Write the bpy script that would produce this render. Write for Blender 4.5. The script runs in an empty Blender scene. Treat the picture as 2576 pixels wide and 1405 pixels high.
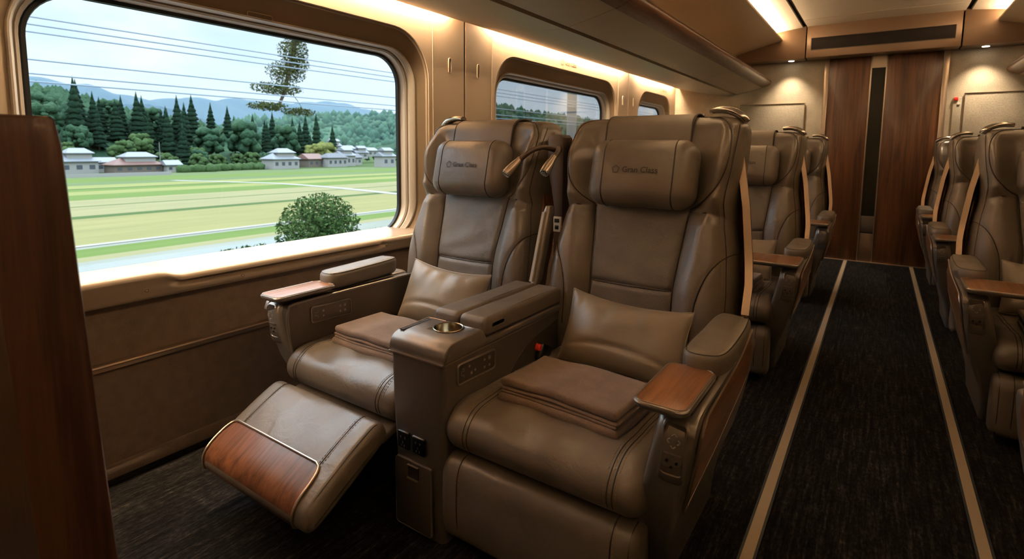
import bpy, bmesh, math, random
import numpy as np
from mathutils import Vector, Matrix
random.seed(7); np.random.seed(7)
PI = math.pi
scene = bpy.context.scene
COL = scene.collection

# ------------------------------------------------------------------ materials
def nt(name):
    m = bpy.data.materials.new(name); m.use_nodes = True
    t = m.node_tree; t.nodes.clear()
    out = t.nodes.new('ShaderNodeOutputMaterial')
    return m, t, out
def bsdf(t, out, col=(.5,.5,.5), rough=.5, metal=0., spec=.5, coat=0., sheen=0.):
    b = t.nodes.new('ShaderNodeBsdfPrincipled')
    b.inputs['Base Color'].default_value = (*col, 1); b.inputs['Roughness'].default_value = rough
    b.inputs['Metallic'].default_value = metal; b.inputs['Specular IOR Level'].default_value = spec
    if coat: b.inputs['Coat Weight'].default_value = coat; b.inputs['Coat Roughness'].default_value = .15
    if sheen: b.inputs['Sheen Weight'].default_value = sheen; b.inputs['Sheen Roughness'].default_value = .5
    t.links.new(b.outputs[0], out.inputs[0]); return b
def coords(t, scale=(1,1,1), kind='Object', rot=(0,0,0)):
    c = t.nodes.new('ShaderNodeTexCoord'); mp = t.nodes.new('ShaderNodeMapping')
    mp.inputs['Scale'].default_value = scale; mp.inputs['Rotation'].default_value = rot
    t.links.new(c.outputs[kind], mp.inputs[0]); return mp.outputs[0]
def noise(t, vec, scale, detail=3, rough=.5, dist=0.):
    n = t.nodes.new('ShaderNodeTexNoise'); n.inputs['Scale'].default_value = scale
    n.inputs['Detail'].default_value = detail; n.inputs['Roughness'].default_value = rough
    n.inputs['Distortion'].default_value = dist
    t.links.new(vec, n.inputs['Vector']); return n.outputs['Fac']
def ramp(t, fac, stops, interp='LINEAR'):
    r = t.nodes.new('ShaderNodeValToRGB'); r.color_ramp.interpolation = interp
    e = r.color_ramp.elements
    while len(e) > 1: e.remove(e[-1])
    e[0].position = stops[0][0]; e[0].color = (*stops[0][1], 1)
    for p, c in stops[1:]:
        k = e.new(p); k.color = (*c, 1)
    t.links.new(fac, r.inputs[0]); return r.outputs[0]
def bump(t, b, h, strength=.2, dist=.001, prev=None):
    n = t.nodes.new('ShaderNodeBump'); n.inputs['Strength'].default_value = strength; n.inputs['Distance'].default_value = dist
    t.links.new(h, n.inputs['Height'])
    if prev is not None: t.links.new(prev, n.inputs['Normal'])
    t.links.new(n.outputs[0], b.inputs['Normal']); return n.outputs[0]
def math_n(t, op, a, b=None):
    n = t.nodes.new('ShaderNodeMath'); n.operation = op
    for i, v in enumerate((a, b)):
        if v is None: continue
        if isinstance(v, (int, float)): n.inputs[i].default_value = v
        else: t.links.new(v, n.inputs[i])
    return n.outputs[0]

def m_plain(name, col, rough=.5, metal=0., spec=.5, bs=0., bscale=400, coat=0.):
    m, t, o = nt(name); b = bsdf(t, o, col, rough, metal, spec, coat)
    if bs: bump(t, b, noise(t, coords(t), bscale, 2), bs, .0006)
    return m
def m_leather(name, col, rough=.4, wrinkle=.35, perf=False):
    m, t, o = nt(name); b = bsdf(t, o, col, rough, 0, .65)
    v = coords(t)
    c = ramp(t, noise(t, v, 6, 4), [(.3, tuple(x*.86 for x in col)), (.7, tuple(x*1.12 for x in col))])
    t.links.new(c, b.inputs['Base Color'])
    rr = ramp(t, noise(t, v, 9, 3), [(.35, (rough-.06,)*3), (.7, (rough+.08,)*3)])
    t.links.new(rr, b.inputs['Roughness'])
    p = bump(t, b, noise(t, v, 14, 3, .55, .8), wrinkle, .006)
    vo = t.nodes.new('ShaderNodeTexVoronoi'); vo.inputs['Scale'].default_value = 420
    t.links.new(v, vo.inputs['Vector'])
    p = bump(t, b, vo.outputs['Distance'], .18, .0006, p)
    if perf:
        w = coords(t, (1, 1, 1), rot=(0, PI/4, 0))
        ch = t.nodes.new('ShaderNodeTexVoronoi'); ch.inputs['Scale'].default_value = 190; ch.inputs['Randomness'].default_value = 0
        sp = t.nodes.new('ShaderNodeSeparateXYZ'); t.links.new(w, sp.inputs[0])
        cb = t.nodes.new('ShaderNodeCombineXYZ'); t.links.new(sp.outputs[0], cb.inputs[0]); t.links.new(sp.outputs[2], cb.inputs[1])
        t.links.new(cb.outputs[0], ch.inputs['Vector'])
        hole = ramp(t, ch.outputs['Distance'], [(.22, (0, 0, 0)), (.34, (1, 1, 1))])
        mx = t.nodes.new('ShaderNodeMixRGB'); mx.blend_type = 'MULTIPLY'; mx.inputs[0].default_value = .55
        t.links.new(c, mx.inputs[1]); t.links.new(hole, mx.inputs[2]); t.links.new(mx.outputs[0], b.inputs['Base Color'])
        bump(t, b, hole, .5, .0012, p)
    return m
def m_wood(name, dark, light, axis='Z', rough=.32, scale=1., coat=.25, rot=(0,0,0)):
    m, t, o = nt(name); b = bsdf(t, o, dark, rough, 0, .5, coat)
    s = {'X': (.9, 14, 14), 'Y': (14, .9, 14), 'Z': (14, 14, .9)}[axis]
    if any(rot):
        c0 = t.nodes.new('ShaderNodeTexCoord'); m0 = t.nodes.new('ShaderNodeMapping'); m0.inputs['Rotation'].default_value = rot; t.links.new(c0.outputs['Object'], m0.inputs[0])
        def coords2(sc):
            m1 = t.nodes.new('ShaderNodeMapping'); m1.inputs['Scale'].default_value = sc; t.links.new(m0.outputs[0], m1.inputs[0]); return m1.outputs[0]
    else: coords2 = lambda sc: coords(t, sc)
    v = coords2(tuple(k*scale for k in s))
    a = noise(t, v, 2.2, 6, .6, .6)
    s2 = {'X': (3, 130, 130), 'Y': (130, 3, 130), 'Z': (130, 130, 3)}[axis]
    g = noise(t, coords2(tuple(k*scale for k in s2)), 1.6, 4, .6)
    mixf = math_n(t, 'ADD', math_n(t, 'MULTIPLY', a, .72), math_n(t, 'MULTIPLY', g, .30))
    mid = tuple((x+y)/2 for x, y in zip(dark, light))
    c = ramp(t, mixf, [(.30, tuple(x*.55 for x in dark)), (.42, dark), (.55, mid), (.70, light)])
    t.links.new(c, b.inputs['Base Color']); bump(t, b, g, .08, .0005)
    return m
def m_fabric(name, col, scale=900, amt=.3, rough=.9):
    m, t, o = nt(name); b = bsdf(t, o, col, rough, 0, .2, 0, .25)
    v = coords(t)
    n = noise(t, v, scale*.5, 3); n2 = noise(t, v, scale*.03, 3)
    s = math_n(t, 'ADD', math_n(t, 'MULTIPLY', n, .6), math_n(t, 'MULTIPLY', n2, .4))
    c = ramp(t, s, [(.3, tuple(x*.7 for x in col)), (.7, tuple(min(1, x*1.25) for x in col))])
    t.links.new(c, b.inputs['Base Color']); bump(t, b, n, amt, .0015)
    return m
def m_carpet():
    m, t, o = nt('carpet'); b = bsdf(t, o, (.02,.017,.015), .95, 0, .1)
    ribs = noise(t, coords(t, (1, .07, 1)), 75, 3, .6)
    fleck = noise(t, coords(t, (1, .35, 1)), 130, 3, .65)
    patch = noise(t, coords(t), 26, 3)
    s = math_n(t, 'ADD', math_n(t, 'MULTIPLY', ribs, .5), math_n(t, 'ADD', math_n(t, 'MULTIPLY', fleck, .4), math_n(t, 'MULTIPLY', patch, .15)))
    c = ramp(t, s, [(.44, (.003,.0027,.0027)), (.53, (.009,.008,.0076)), (.61, (.022,.0195,.018)), (.70, (.062,.053,.046))])
    t.links.new(c, b.inputs['Base Color']); bump(t, b, s, .9, .008)
    return m
def m_emit(name, col, strength):
    m, t, o = nt(name); e = t.nodes.new('ShaderNodeEmission')
    e.inputs[0].default_value = (*col, 1); e.inputs[1].default_value = strength
    t.links.new(e.outputs[0], o.inputs[0]); return m
def m_glass(name, tint=(1,1,1), refl=.06, rough=.0):
    m, t, o = nt(name)
    tr = t.nodes.new('ShaderNodeBsdfTransparent'); tr.inputs[0].default_value = (*tint, 1)
    gl = t.nodes.new('ShaderNodeBsdfGlossy'); gl.inputs['Roughness'].default_value = rough
    mx = t.nodes.new('ShaderNodeMixShader'); lw = t.nodes.new('ShaderNodeFresnel'); lw.inputs[0].default_value = 1.3
    f = math_n(t, 'MULTIPLY', lw.outputs[0], refl*14)
    t.links.new(f, mx.inputs[0]); t.links.new(tr.outputs[0], mx.inputs[1]); t.links.new(gl.outputs[0], mx.inputs[2])
    t.links.new(mx.outputs[0], o.inputs[0]); return m

LC = (.138,.111,.086)
M = dict(
    leather=m_leather('taupe_leather', LC, .35, .5),
    leather_flat=m_leather('taupe_leather_taut', LC, .42, .12),
    perf=m_leather('perforated_leather', (.138,.11,.084), .42, .45, True),
    pillow=m_leather('pillow_leather', (.235,.185,.135), .46, .22),
    seam=m_plain('seam_leather', (.022,.014,.009), .55),
    thread=m_plain('seam_thread', (.26,.17,.10), .7),
    emboss=m_plain('embossed_leather', (.035,.024,.016), .6),
    bronze=m_plain('bronze_paint', (.27,.235,.205), .33, .6, .5, .05, 900),
    bronze_dark=m_plain('dark_bronze_paint', (.125,.10,.082), .40, .5, .5, .06, 900),
    bronze_mid=m_plain('bronze_body_paint', (.20,.17,.148), .36, .6, .5, .06, 900),
    champagne=m_plain('champagne_metal', (.47,.38,.30), .3, .8),
    chrome=m_plain('satin_chrome', (.62,.58,.53), .2, 1.),
    divider=m_leather('dark_brown_leather', (.062,.036,.022), .45, .1),
    brass=m_plain('brushed_steel_cup', (.55,.46,.33), .22, 1.),
    black=m_plain('black_plastic', (.006,.007,.009), .3),
    rubber=m_plain('black_rubber', (.008,.012,.016), .5),
    darkgap=m_plain('dark_plastic', (.012,.009,.007), .6),
    panel=m_plain('beige_panel', (.54,.42,.30), .42, .12, .5, .10, 700),
    reveal=m_plain('bronze_window_surround', (.30,.225,.15), .40, .3, .5, .08, 700),
    inner=m_plain('light_window_frame', (.60,.54,.46), .36, .1),
    sill=m_plain('sill_paint', (.38,.295,.215), .3, .2),
    dado=m_fabric('lower_wall_fabric', (.235,.17,.12), 700, .35, .8),
    rail=m_plain('rail_metal', (.50,.37,.26), .32, .7),
    ceiling=m_plain('ceiling_white', (.62,.54,.44), .55),
    bin=m_plain('bin_panel', (.52,.41,.295), .42, .05, .5, .10, 600),
    cove=m_plain('upper_cove_panel', (.56,.43,.29), .45, .05, .5, .08, 600),
    header=m_plain('header_bronze', (.17,.105,.062), .4, .35),
    endwall=m_fabric('end_wall_paper', (.40,.335,.25), 240, .5, .7),
    endpanel=m_fabric('notice_panel_cloth', (.29,.245,.185), 160, .8, .7),
    strip=m_plain('aisle_strip', (.50,.39,.26), .45, .2, .5, .1, 300),
    carpet=m_carpet(),
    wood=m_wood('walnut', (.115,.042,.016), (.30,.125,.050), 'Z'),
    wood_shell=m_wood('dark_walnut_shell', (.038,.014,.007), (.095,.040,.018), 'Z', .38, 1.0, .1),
    wood_y=m_wood('walnut_long', (.115,.042,.016), (.30,.125,.050), 'Y'),
    wood_side=m_wood('walnut_side', (.19,.076,.032), (.44,.20,.088), 'Y', .3),
    wood_bin=m_wood('walnut_bin_edge', (.085,.032,.014), (.19,.080,.034), 'Y', .35, 1., .15),
    edge_metal=m_plain('shell_edge_metal', (.40,.29,.21), .34, .9),
    bezel=m_plain('bezel_metal', (.34,.285,.24), .3, .75),
    mark=m_plain('socket_print', (.10,.10,.11), .5),
    wood_tray=m_wood('walnut_tray', (.20,.080,.030), (.42,.185,.075), 'Y', .28),
    wood_rest=m_wood('walnut_footrest', (.085,.030,.014), (.26,.10,.044), 'Y', .34, 1., .25, (math.radians(-30),0,0)),
    door=m_wood('walnut_door', (.062,.023,.008), (.165,.066,.022), 'Z', .4, .6, .1),
    blanket=m_fabric('wool_blanket', (.180,.122,.090), 700, .6, .95),
    red=m_plain('red_button', (.55,.02,.015), .35),
    icon=m_plain('button_icon', (.42,.36,.31), .35, .4),
    white=m_plain('white_plastic', (.7,.66,.58), .4),
    glass=m_glass('window_glass', (.97,.99,.985), .05),
    dglass=m_plain('dark_door_glass', (.018,.017,.013), .12),
    screen=m_plain('dark_screen', (.012,.008,.006), .7, 0, .15),
    lamp_cove=m_emit('cove_diffuser', (1,.72,.44), 150),
    lamp_trough=m_emit('trough_diffuser', (1,.74,.46), 57),
    lamp_trough_right=m_emit('far_trough_diffuser', (1,.74,.46), 44),
    lamp_spot=m_emit('spot_lens', (1,.86,.66), 14),
    lens=m_plain('lamp_lens', (.55,.55,.52), .15, .6),
)

# ------------------------------------------------------------------ mesh builder
class B:
    def __init__(s, flip=1): s.v = []; s.f = []; s.flip = flip
    def add(s, V, F):
        o = len(s.v); s.v += [tuple(map(float, p)) for p in V]; s.f += [tuple(i+o for i in f) for f in F]; return s
    def from_bm(s, bm, mat=None):
        if mat is not None: bm.transform(mat)
        bm.verts.index_update()
        s.add([tuple(v.co) for v in bm.verts], [tuple(v.index for v in f.verts) for f in bm.faces]); bm.free(); return s
    def box(s, c, size, r=0., seg=2, rot=None):
        bm = bmesh.new(); bmesh.ops.create_cube(bm, size=1)
        for v in bm.verts: v.co = Vector((v.co.x*size[0], v.co.y*size[1], v.co.z*size[2]))
        r = min(r, min(size)*.49)
        if r > 0: bmesh.ops.bevel(bm, geom=bm.edges[:], offset=r, segments=seg, profile=.5, affect='EDGES')
        m = Matrix.Translation(c)
        if rot is not None: m = m @ rot.to_4x4()
        return s.from_bm(bm, m)
    def loft(s, rings, cap=True, closed=True):
        n = len(rings[0]); V = [p for r in rings for p in r]; F = []
        for i in range(len(rings)-1):
            for j in range(n if closed else n-1):
                k = (j+1) % n
                F.append((i*n+j, i*n+k, (i+1)*n+k, (i+1)*n+j))
        if cap and closed:
            F.append(tuple(range(n))[::-1]); F.append(tuple((len(rings)-1)*n+j for j in range(n)))
        return s.add(V, F)
    def tube(s, pts, r, n=8, cap=True):
        pts = [Vector(p) for p in pts]; rings = []; up = None
        for i, p in enumerate(pts):
            a = pts[max(i-1, 0)]; b = pts[min(i+1, len(pts)-1)]; t = (b-a)
            if t.length < 1e-9: t = Vector((0, 0, 1))
            t.normalize()
            if up is None: up = t.orthogonal().normalized()
            else:
                up = up - t*up.dot(t)
                up = up.normalized() if up.length > 1e-6 else t.orthogonal().normalized()
            w = t.cross(up); rr = r[i] if hasattr(r, '__len__') else r
            rings.append([p+up*(rr*math.cos(2*PI*k/n))+w*(rr*math.sin(2*PI*k/n)) for k in range(n)])
        return s.loft(rings, cap)
    def strip(s, pts, wv, tv):
        """flat bar swept along pts; wv, tv lists or single half-vectors (width, thickness)"""
        rings = []
        for i, p in enumerate(pts):
            p = Vector(p); w = Vector(wv[i] if isinstance(wv, list) else wv); t = Vector(tv[i] if isinstance(tv, list) else tv)
            rings.append([p-w-t, p+w-t, p+w+t, p-w+t])
        return s.loft(rings)
    def cyl(s, a, b, r, n=20, r2=None):
        return s.tube([a, b], [r, r if r2 is None else r2], n)
    def prism(s, poly, axis, a, b, r=0., seg=2):
        """poly: 2d points; axis 'x': poly=(y,z); 'y': poly=(x,z); 'z': poly=(x,y)"""
        bm = bmesh.new()
        def P(p, h): return {'x': (h, p[0], p[1]), 'y': (p[0], h, p[1]), 'z': (p[0], p[1], h)}[axis]
        A = [bm.verts.new(P(p, a)) for p in poly]; C = [bm.verts.new(P(p, b)) for p in poly]; n = len(poly)
        bm.faces.new(A[::-1]); bm.faces.new(C)
        for i in range(n): bm.faces.new((A[i], A[(i+1) % n], C[(i+1) % n], C[i]))
        bmesh.ops.recalc_face_normals(bm, faces=bm.faces[:])
        if r > 0:
            es = [e for e in bm.edges if abs({'x': e.verts[0].co.x-e.verts[1].co.x, 'y': e.verts[0].co.y-e.verts[1].co.y, 'z': e.verts[0].co.z-e.verts[1].co.z}[axis]) < 1e-7]
            bmesh.ops.bevel(bm, geom=es, offset=r, segments=seg, profile=.5, affect='EDGES')
        return s.from_bm(bm)
    def grid(s, G, wrap=False):
        nu = len(G); nv = len(G[0]); V = [p for r in G for p in r]; F = []
        for i in range(nu-1):
            for j in range(nv-1): F.append((i*nv+j, i*nv+j+1, (i+1)*nv+j+1, (i+1)*nv+j))
        return s.add(V, F)
    def slab(s, G, off):
        """closed slab from grid G (numpy nu,nv,3) thickened by off vector or array"""
        G = np.asarray(G, float); H = G+np.asarray(off); nu, nv = G.shape[:2]; N = nu*nv
        V = list(G.reshape(-1, 3))+list(H.reshape(-1, 3)); F = []
        q = lambda i, j: i*nv+j
        for i in range(nu-1):
            for j in range(nv-1):
                F.append((q(i,j), q(i,j+1), q(i+1,j+1), q(i+1,j))); F.append((N+q(i,j), N+q(i+1,j), N+q(i+1,j+1), N+q(i,j+1)))
        bd = [q(0,j) for j in range(nv)]+[q(i,nv-1) for i in range(1,nu)]+[q(nu-1,j) for j in range(nv-2,-1,-1)]+[q(i,0) for i in range(nu-2,0,-1)]
        for k in range(len(bd)):
            a, b = bd[k], bd[(k+1) % len(bd)]; F.append((b, a, N+a, N+b))
        return s.add(V, F)
    def build(s, name, mat, parent=None, angle=35, smooth=True, recalc=True):
        V = s.v; F = s.f
        if s.flip < 0: V = [(-x, y, z) for x, y, z in V]; F = [f[::-1] for f in F]
        me = bpy.data.meshes.new(name); me.from_pydata(V, [], F)
        if recalc:
            bm = bmesh.new(); bm.from_mesh(me)
            bmesh.ops.recalc_face_normals(bm, faces=bm.faces[:]); bm.to_mesh(me); bm.free()
        if smooth:
            me.polygons.foreach_set('use_smooth', [True]*len(me.polygons))
            try: me.set_sharp_from_angle(angle=math.radians(angle))
            except Exception: pass
        for mm in (mat if isinstance(mat, list) else [mat]): me.materials.append(mm)
        me.update()
        o = bpy.data.objects.new(name, me); COL.objects.link(o)
        if parent is not None: o.parent = parent
        return o

def rrect(cx, cy, hx, hy, r, n=6):
    r = min(r, hx, hy); P = []
    for sx, sy, a0 in ((1,1,0),(-1,1,90),(-1,-1,180),(1,-1,270)):
        for k in range(n+1):
            a = math.radians(a0+90*k/n); P.append((cx+sx*(hx-r)+r*math.cos(a), cy+sy*(hy-r)+r*math.sin(a)))
    return P
def sm(a, b, x):
    q = np.clip((x-a)/(b-a), 0, 1); return q*q*(3-2*q)
def inset(loop, d):
    n = len(loop); out = []
    A = sum(loop[i][0]*loop[(i+1)%n][1]-loop[(i+1)%n][0]*loop[i][1] for i in range(n))
    sg = 1 if A > 0 else -1
    for i in range(n):
        a = Vector(loop[i-1]); b = Vector(loop[i]); c = Vector(loop[(i+1)%n])
        t = (c-a); t.normalize(); nrm = Vector((-t.y, t.x))*sg
        out.append((b.x+nrm.x*d, b.y+nrm.y*d))
    return out
def catmull(pts, per=8, closed=False):
    P = [np.array(p, float) for p in pts]; n = len(P); out = []
    rng = range(n) if closed else range(n-1)
    for i in rng:
        p0 = P[(i-1)%n] if closed or i > 0 else P[0]; p1 = P[i]; p2 = P[(i+1)%n]; p3 = P[(i+2)%n] if closed or i+2 < n else P[-1]
        for k in range(per):
            t = k/per
            out.append(tuple(.5*((2*p1)+(-p0+p2)*t+(2*p0-5*p1+4*p2-p3)*t*t+(-p0+3*p1-3*p2+p3)*t**3)))
    if not closed: out.append(tuple(P[-1]))
    return out
def cushion_loft(b, loop, x0, x1, r, seg=5, fn=None, mid=6):
    """loop in (y,z) swept along x with rounded ends"""
    rings = []
    xs = [(x0+r-r*math.cos(PI/2*k/seg), r*(1-math.sin(PI/2*k/seg))) for k in range(seg+1)]
    xs += [(x0+r+(x1-x0-2*r)*k/mid, 0) for k in range(1, mid)]
    xs += [(x1-r+r*math.cos(PI/2*k/seg), r*(1-math.sin(PI/2*k/seg))) for k in range(seg, -1, -1)]
    for x, d in xs:
        L = inset(loop, d) if d > 0 else loop
        ring = [(x, p[0], p[1]) for p in L]
        if fn: ring = [fn(*p) for p in ring]
        rings.append(ring)
    return b.loft(rings)
def thing(name, label, cat, loc=(0,0,0), rz=0, group=None):
    o = bpy.data.objects.new(name, None); COL.objects.link(o); o.location = loc; o.rotation_euler = (0,0,rz)
    o.empty_display_size = .1
    return tag(o, label, cat, group)
def tag(o, label, cat, group=None, kind=None):
    o['label'] = label; o['category'] = cat
    if group: o['group'] = group
    if kind: o['kind'] = kind
    return o
def struct(o, label=None):
    o['kind'] = 'structure'
    if label: o['label'] = label
    return o
def dup(root, loc, label, group=None, rz=None):
    r = root.copy(); COL.objects.link(r); r.location = loc; r['label'] = label
    if rz is not None: r.rotation_euler = (0,0,rz)
    if group: r['group'] = group
    for ch in list(root.children):
        c = ch.copy(); COL.objects.link(c); c.parent = r
        for g in list(ch.children):
            d = g.copy(); COL.objects.link(d); d.parent = c
    return r
def text_mesh(body, size, fn, extrude=.0015, res=3):
    """returns B with the text verts (u right, v up, w out) mapped through fn"""
    cu = bpy.data.curves.new('t', 'FONT'); cu.body = body; cu.size = size; cu.align_x = 'CENTER'; cu.align_y = 'CENTER'
    cu.extrude = extrude; cu.resolution_u = res; cu.offset = size*.012
    o = bpy.data.objects.new('t', cu); COL.objects.link(o)
    dg = bpy.context.evaluated_depsgraph_get(); me = bpy.data.meshes.new_from_object(o.evaluated_get(dg))
    V = [fn(v.co.x, v.co.y, v.co.z) for v in me.vertices]; F = [tuple(p.vertices) for p in me.polygons]
    bpy.data.objects.remove(o); bpy.data.curves.remove(cu); bpy.data.meshes.remove(me)
    return B().add(V, F)
def emblem(b, fn, cu, cv, R):
    """small rosette of arcs"""
    for k in range(5):
        a0 = 2*PI*k/5+PI/2
        pts = [(cu+R*.62*math.cos(a0)+R*.42*math.cos(a0+t), cv+R*.62*math.sin(a0)+R*.42*math.sin(a0+t)) for t in np.linspace(-1.7, 1.5, 9)]
        for i in range(len(pts)-1):
            (x0,y0),(x1,y1) = pts[i], pts[i+1]; w = R*.12; nx, ny = -(y1-y0), x1-x0; l = math.hypot(nx, ny); nx *= w/l; ny *= w/l
            q = [(x0+nx,y0+ny),(x1+nx,y1+ny),(x1-nx,y1-ny),(x0-nx,y0-ny)]
            V = [fn(x,y,-.0008) for x,y in q]+[fn(x,y,.0012) for x,y in q]
            b.add(V, [(0,1,2,3),(7,6,5,4),(0,4,5,1),(1,5,6,2),(2,6,7,3),(3,7,4,0)])
    return b

# ------------------------------------------------------------------ seat
TILT = .24
def yp(z): return .72+(z-.6)*TILT
NV = np.array([0, -.9724, .2334])
TV = np.array([0, .2334, .9724])
HWZ = [.38, .55, .70, .85, .97, 1.05, 1.15, 1.25, 1.40]
HWX = [.335, .360, .364, .350, .326, .328, .344, .346, .342]
ZT, RC, TB = 1.349, .060, .125
def hw(z):
    z = np.asarray(z, float); h = np.interp(z, HWZ, HWX)
    # soften the table
    h = (h+np.interp(z-.03, HWZ, HWX)+np.interp(z+.03, HWZ, HWX))/3
    q = np.clip((z-(ZT-RC))/RC, 0, 1)
    return h-RC*(1-np.sqrt(np.maximum(0, 1-q*q)))*.95
def pc(z): return np.interp(z, [.38, .70, .985, 1.4], [.165, .160, .185, .185])
def arcpts(pts, per=8): return catmull(pts, per)
WING = arcpts([(.176,1.338),(.255,1.325),(.300,1.278),(.312,1.20),(.306,1.13),(.284,1.07),(.240,1.02),(.187,.99)], 6)
BOL = arcpts([(.352,.865),(.312,.815),(.278,.755),(.254,.68),(.246,.60),(.244,.52)], 6)
NECK = [(.186,.986),(.25,.979),(.328,.965)]
EDGE = [(float(hw(z))-.022, float(z)) for z in np.linspace(.5, 1.30, 40)]
def seg_dist(X, Z, pl):
    d = np.full(X.shape, 9.)
    for (a, b), (c, e) in zip(pl[:-1], pl[1:]):
        vx, vz = c-a, e-b; L = vx*vx+vz*vz+1e-12
        t = np.clip(((X-a)*vx+(Z-b)*vz)/L, 0, 1)
        d = np.minimum(d, np.hypot(X-a-t*vx, Z-b-t*vz))
    return d
def back_t(X, Z):
    AX = np.abs(X); W = hw(Z); P = pc(Z)
    ex = np.clip((W-AX)/.075, 0, 1); er = np.sqrt(np.maximum(0, 1-(1-ex)**2))
    ez = np.clip((ZT-Z)/.06, 0, 1); et = np.sqrt(np.maximum(0, 1-(1-ez)**2))
    t = .016*np.exp(-((Z-.74)/.13)**2)
    t = t+sm(P-.01, P+.075, AX)*.042*sm(1.02, .93, Z)*sm(.4, .55, Z)
    t = t+sm(P+.0, P+.12, AX)*.085*sm(.955, 1.03, Z)*(1-.93*sm(1.15, 1.335, Z))
    t = t-.018*np.exp(-((AX-.25)/.055)**2)*sm(1.0, 1.06, Z)*sm(1.31, 1.24, Z)
    g = np.zeros_like(t)
    for pl in (WING, BOL, NECK, EDGE): g = g+.0065*np.exp(-(seg_dist(AX, Z, pl)/.0055)**2)
    dp = np.where(Z < .99, np.abs(AX-P), 9.); g = g+.012*np.exp(-(dp/.008)**2)
    dl = np.where(AX < P, np.abs(Z-.70+.004*(1-(AX/.16)**2)), 9.); g = g+.009*np.exp(-(dl/.008)**2)
    # soft creases in the leather
    c = .0022*np.sin(23*X+31*Z+2*np.sin(17*Z))*np.exp(-((Z-.80)/.12)**2)*np.exp(-(AX/.15)**2)
    return er*et*(TB+t+c)-g*er
def back_pt(x, z, off=0.):
    x = np.asarray(x, float); z = np.asarray(z, float); t = back_t(x, z)-TB+off
    Y = yp(z)+t*NV[1]; Zo = z+t*NV[2]
    return np.stack([x, Y, Zo], -1)
def xs_row(z):
    P = float(pc(z)); W = float(hw(z)); P = min(P, W*.8)
    inner = np.linspace(-P, P, 41)
    a = np.sin(np.linspace(0, PI/2, 29))[1:]
    return np.concatenate([-(P+(W-P)*a)[::-1], inner, P+(W-P)*a])
CI, CO = 28, 28+40

def dashes(b, pts, r=.0011, on=.006, off=.0045):
    """short stitches along a polyline of 3d points"""
    pts = [Vector(p) for p in pts]; d = 0; acc = []; 
    for a, c in zip(pts[:-1], pts[1:]):
        L = (c-a).length
        if L < 1e-9: continue
        s = 0
        while s < L:
            e = min(L, s+on); b.tube([a.lerp(c, s/L), a.lerp(c, e/L)], r, 4); s = e+off
    return b
def resample(pts, step):
    P = [Vector(p) for p in pts]; out = [P[0]]; acc = 0
    for a, c in zip(P[:-1], P[1:]):
        L = (c-a).length; s = step-acc
        while s <= L:
            out.append(a.lerp(c, s/L)); s += step
        acc = (acc+L) % step
    return out

LEV = [(0,.205,.295,.27,.74),(.06,.208,.300,.235,.74),(.12,.216,.308,.19,.74),(.2,.234,.328,.13,.73),(.3,.262,.362,.07,.72),(.4,.288,.388,.03,.71),(.5,.312,.408,.006,.70),(.56,.325,.417,.0,.69),(.595,.331,.421,.006,.685),(.612,.334,.420,.02,.68),(.620,.340,.414,.038,.67)]
LZ = [l[0] for l in LEV]
def yf(z): return float(np.interp(z, LZ, [l[3] for l in LEV]))
def xo(z): return float(np.interp(z, LZ, [l[2] for l in LEV]))
def xi(z): return float(np.interp(z, LZ, [l[1] for l in LEV]))

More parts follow.
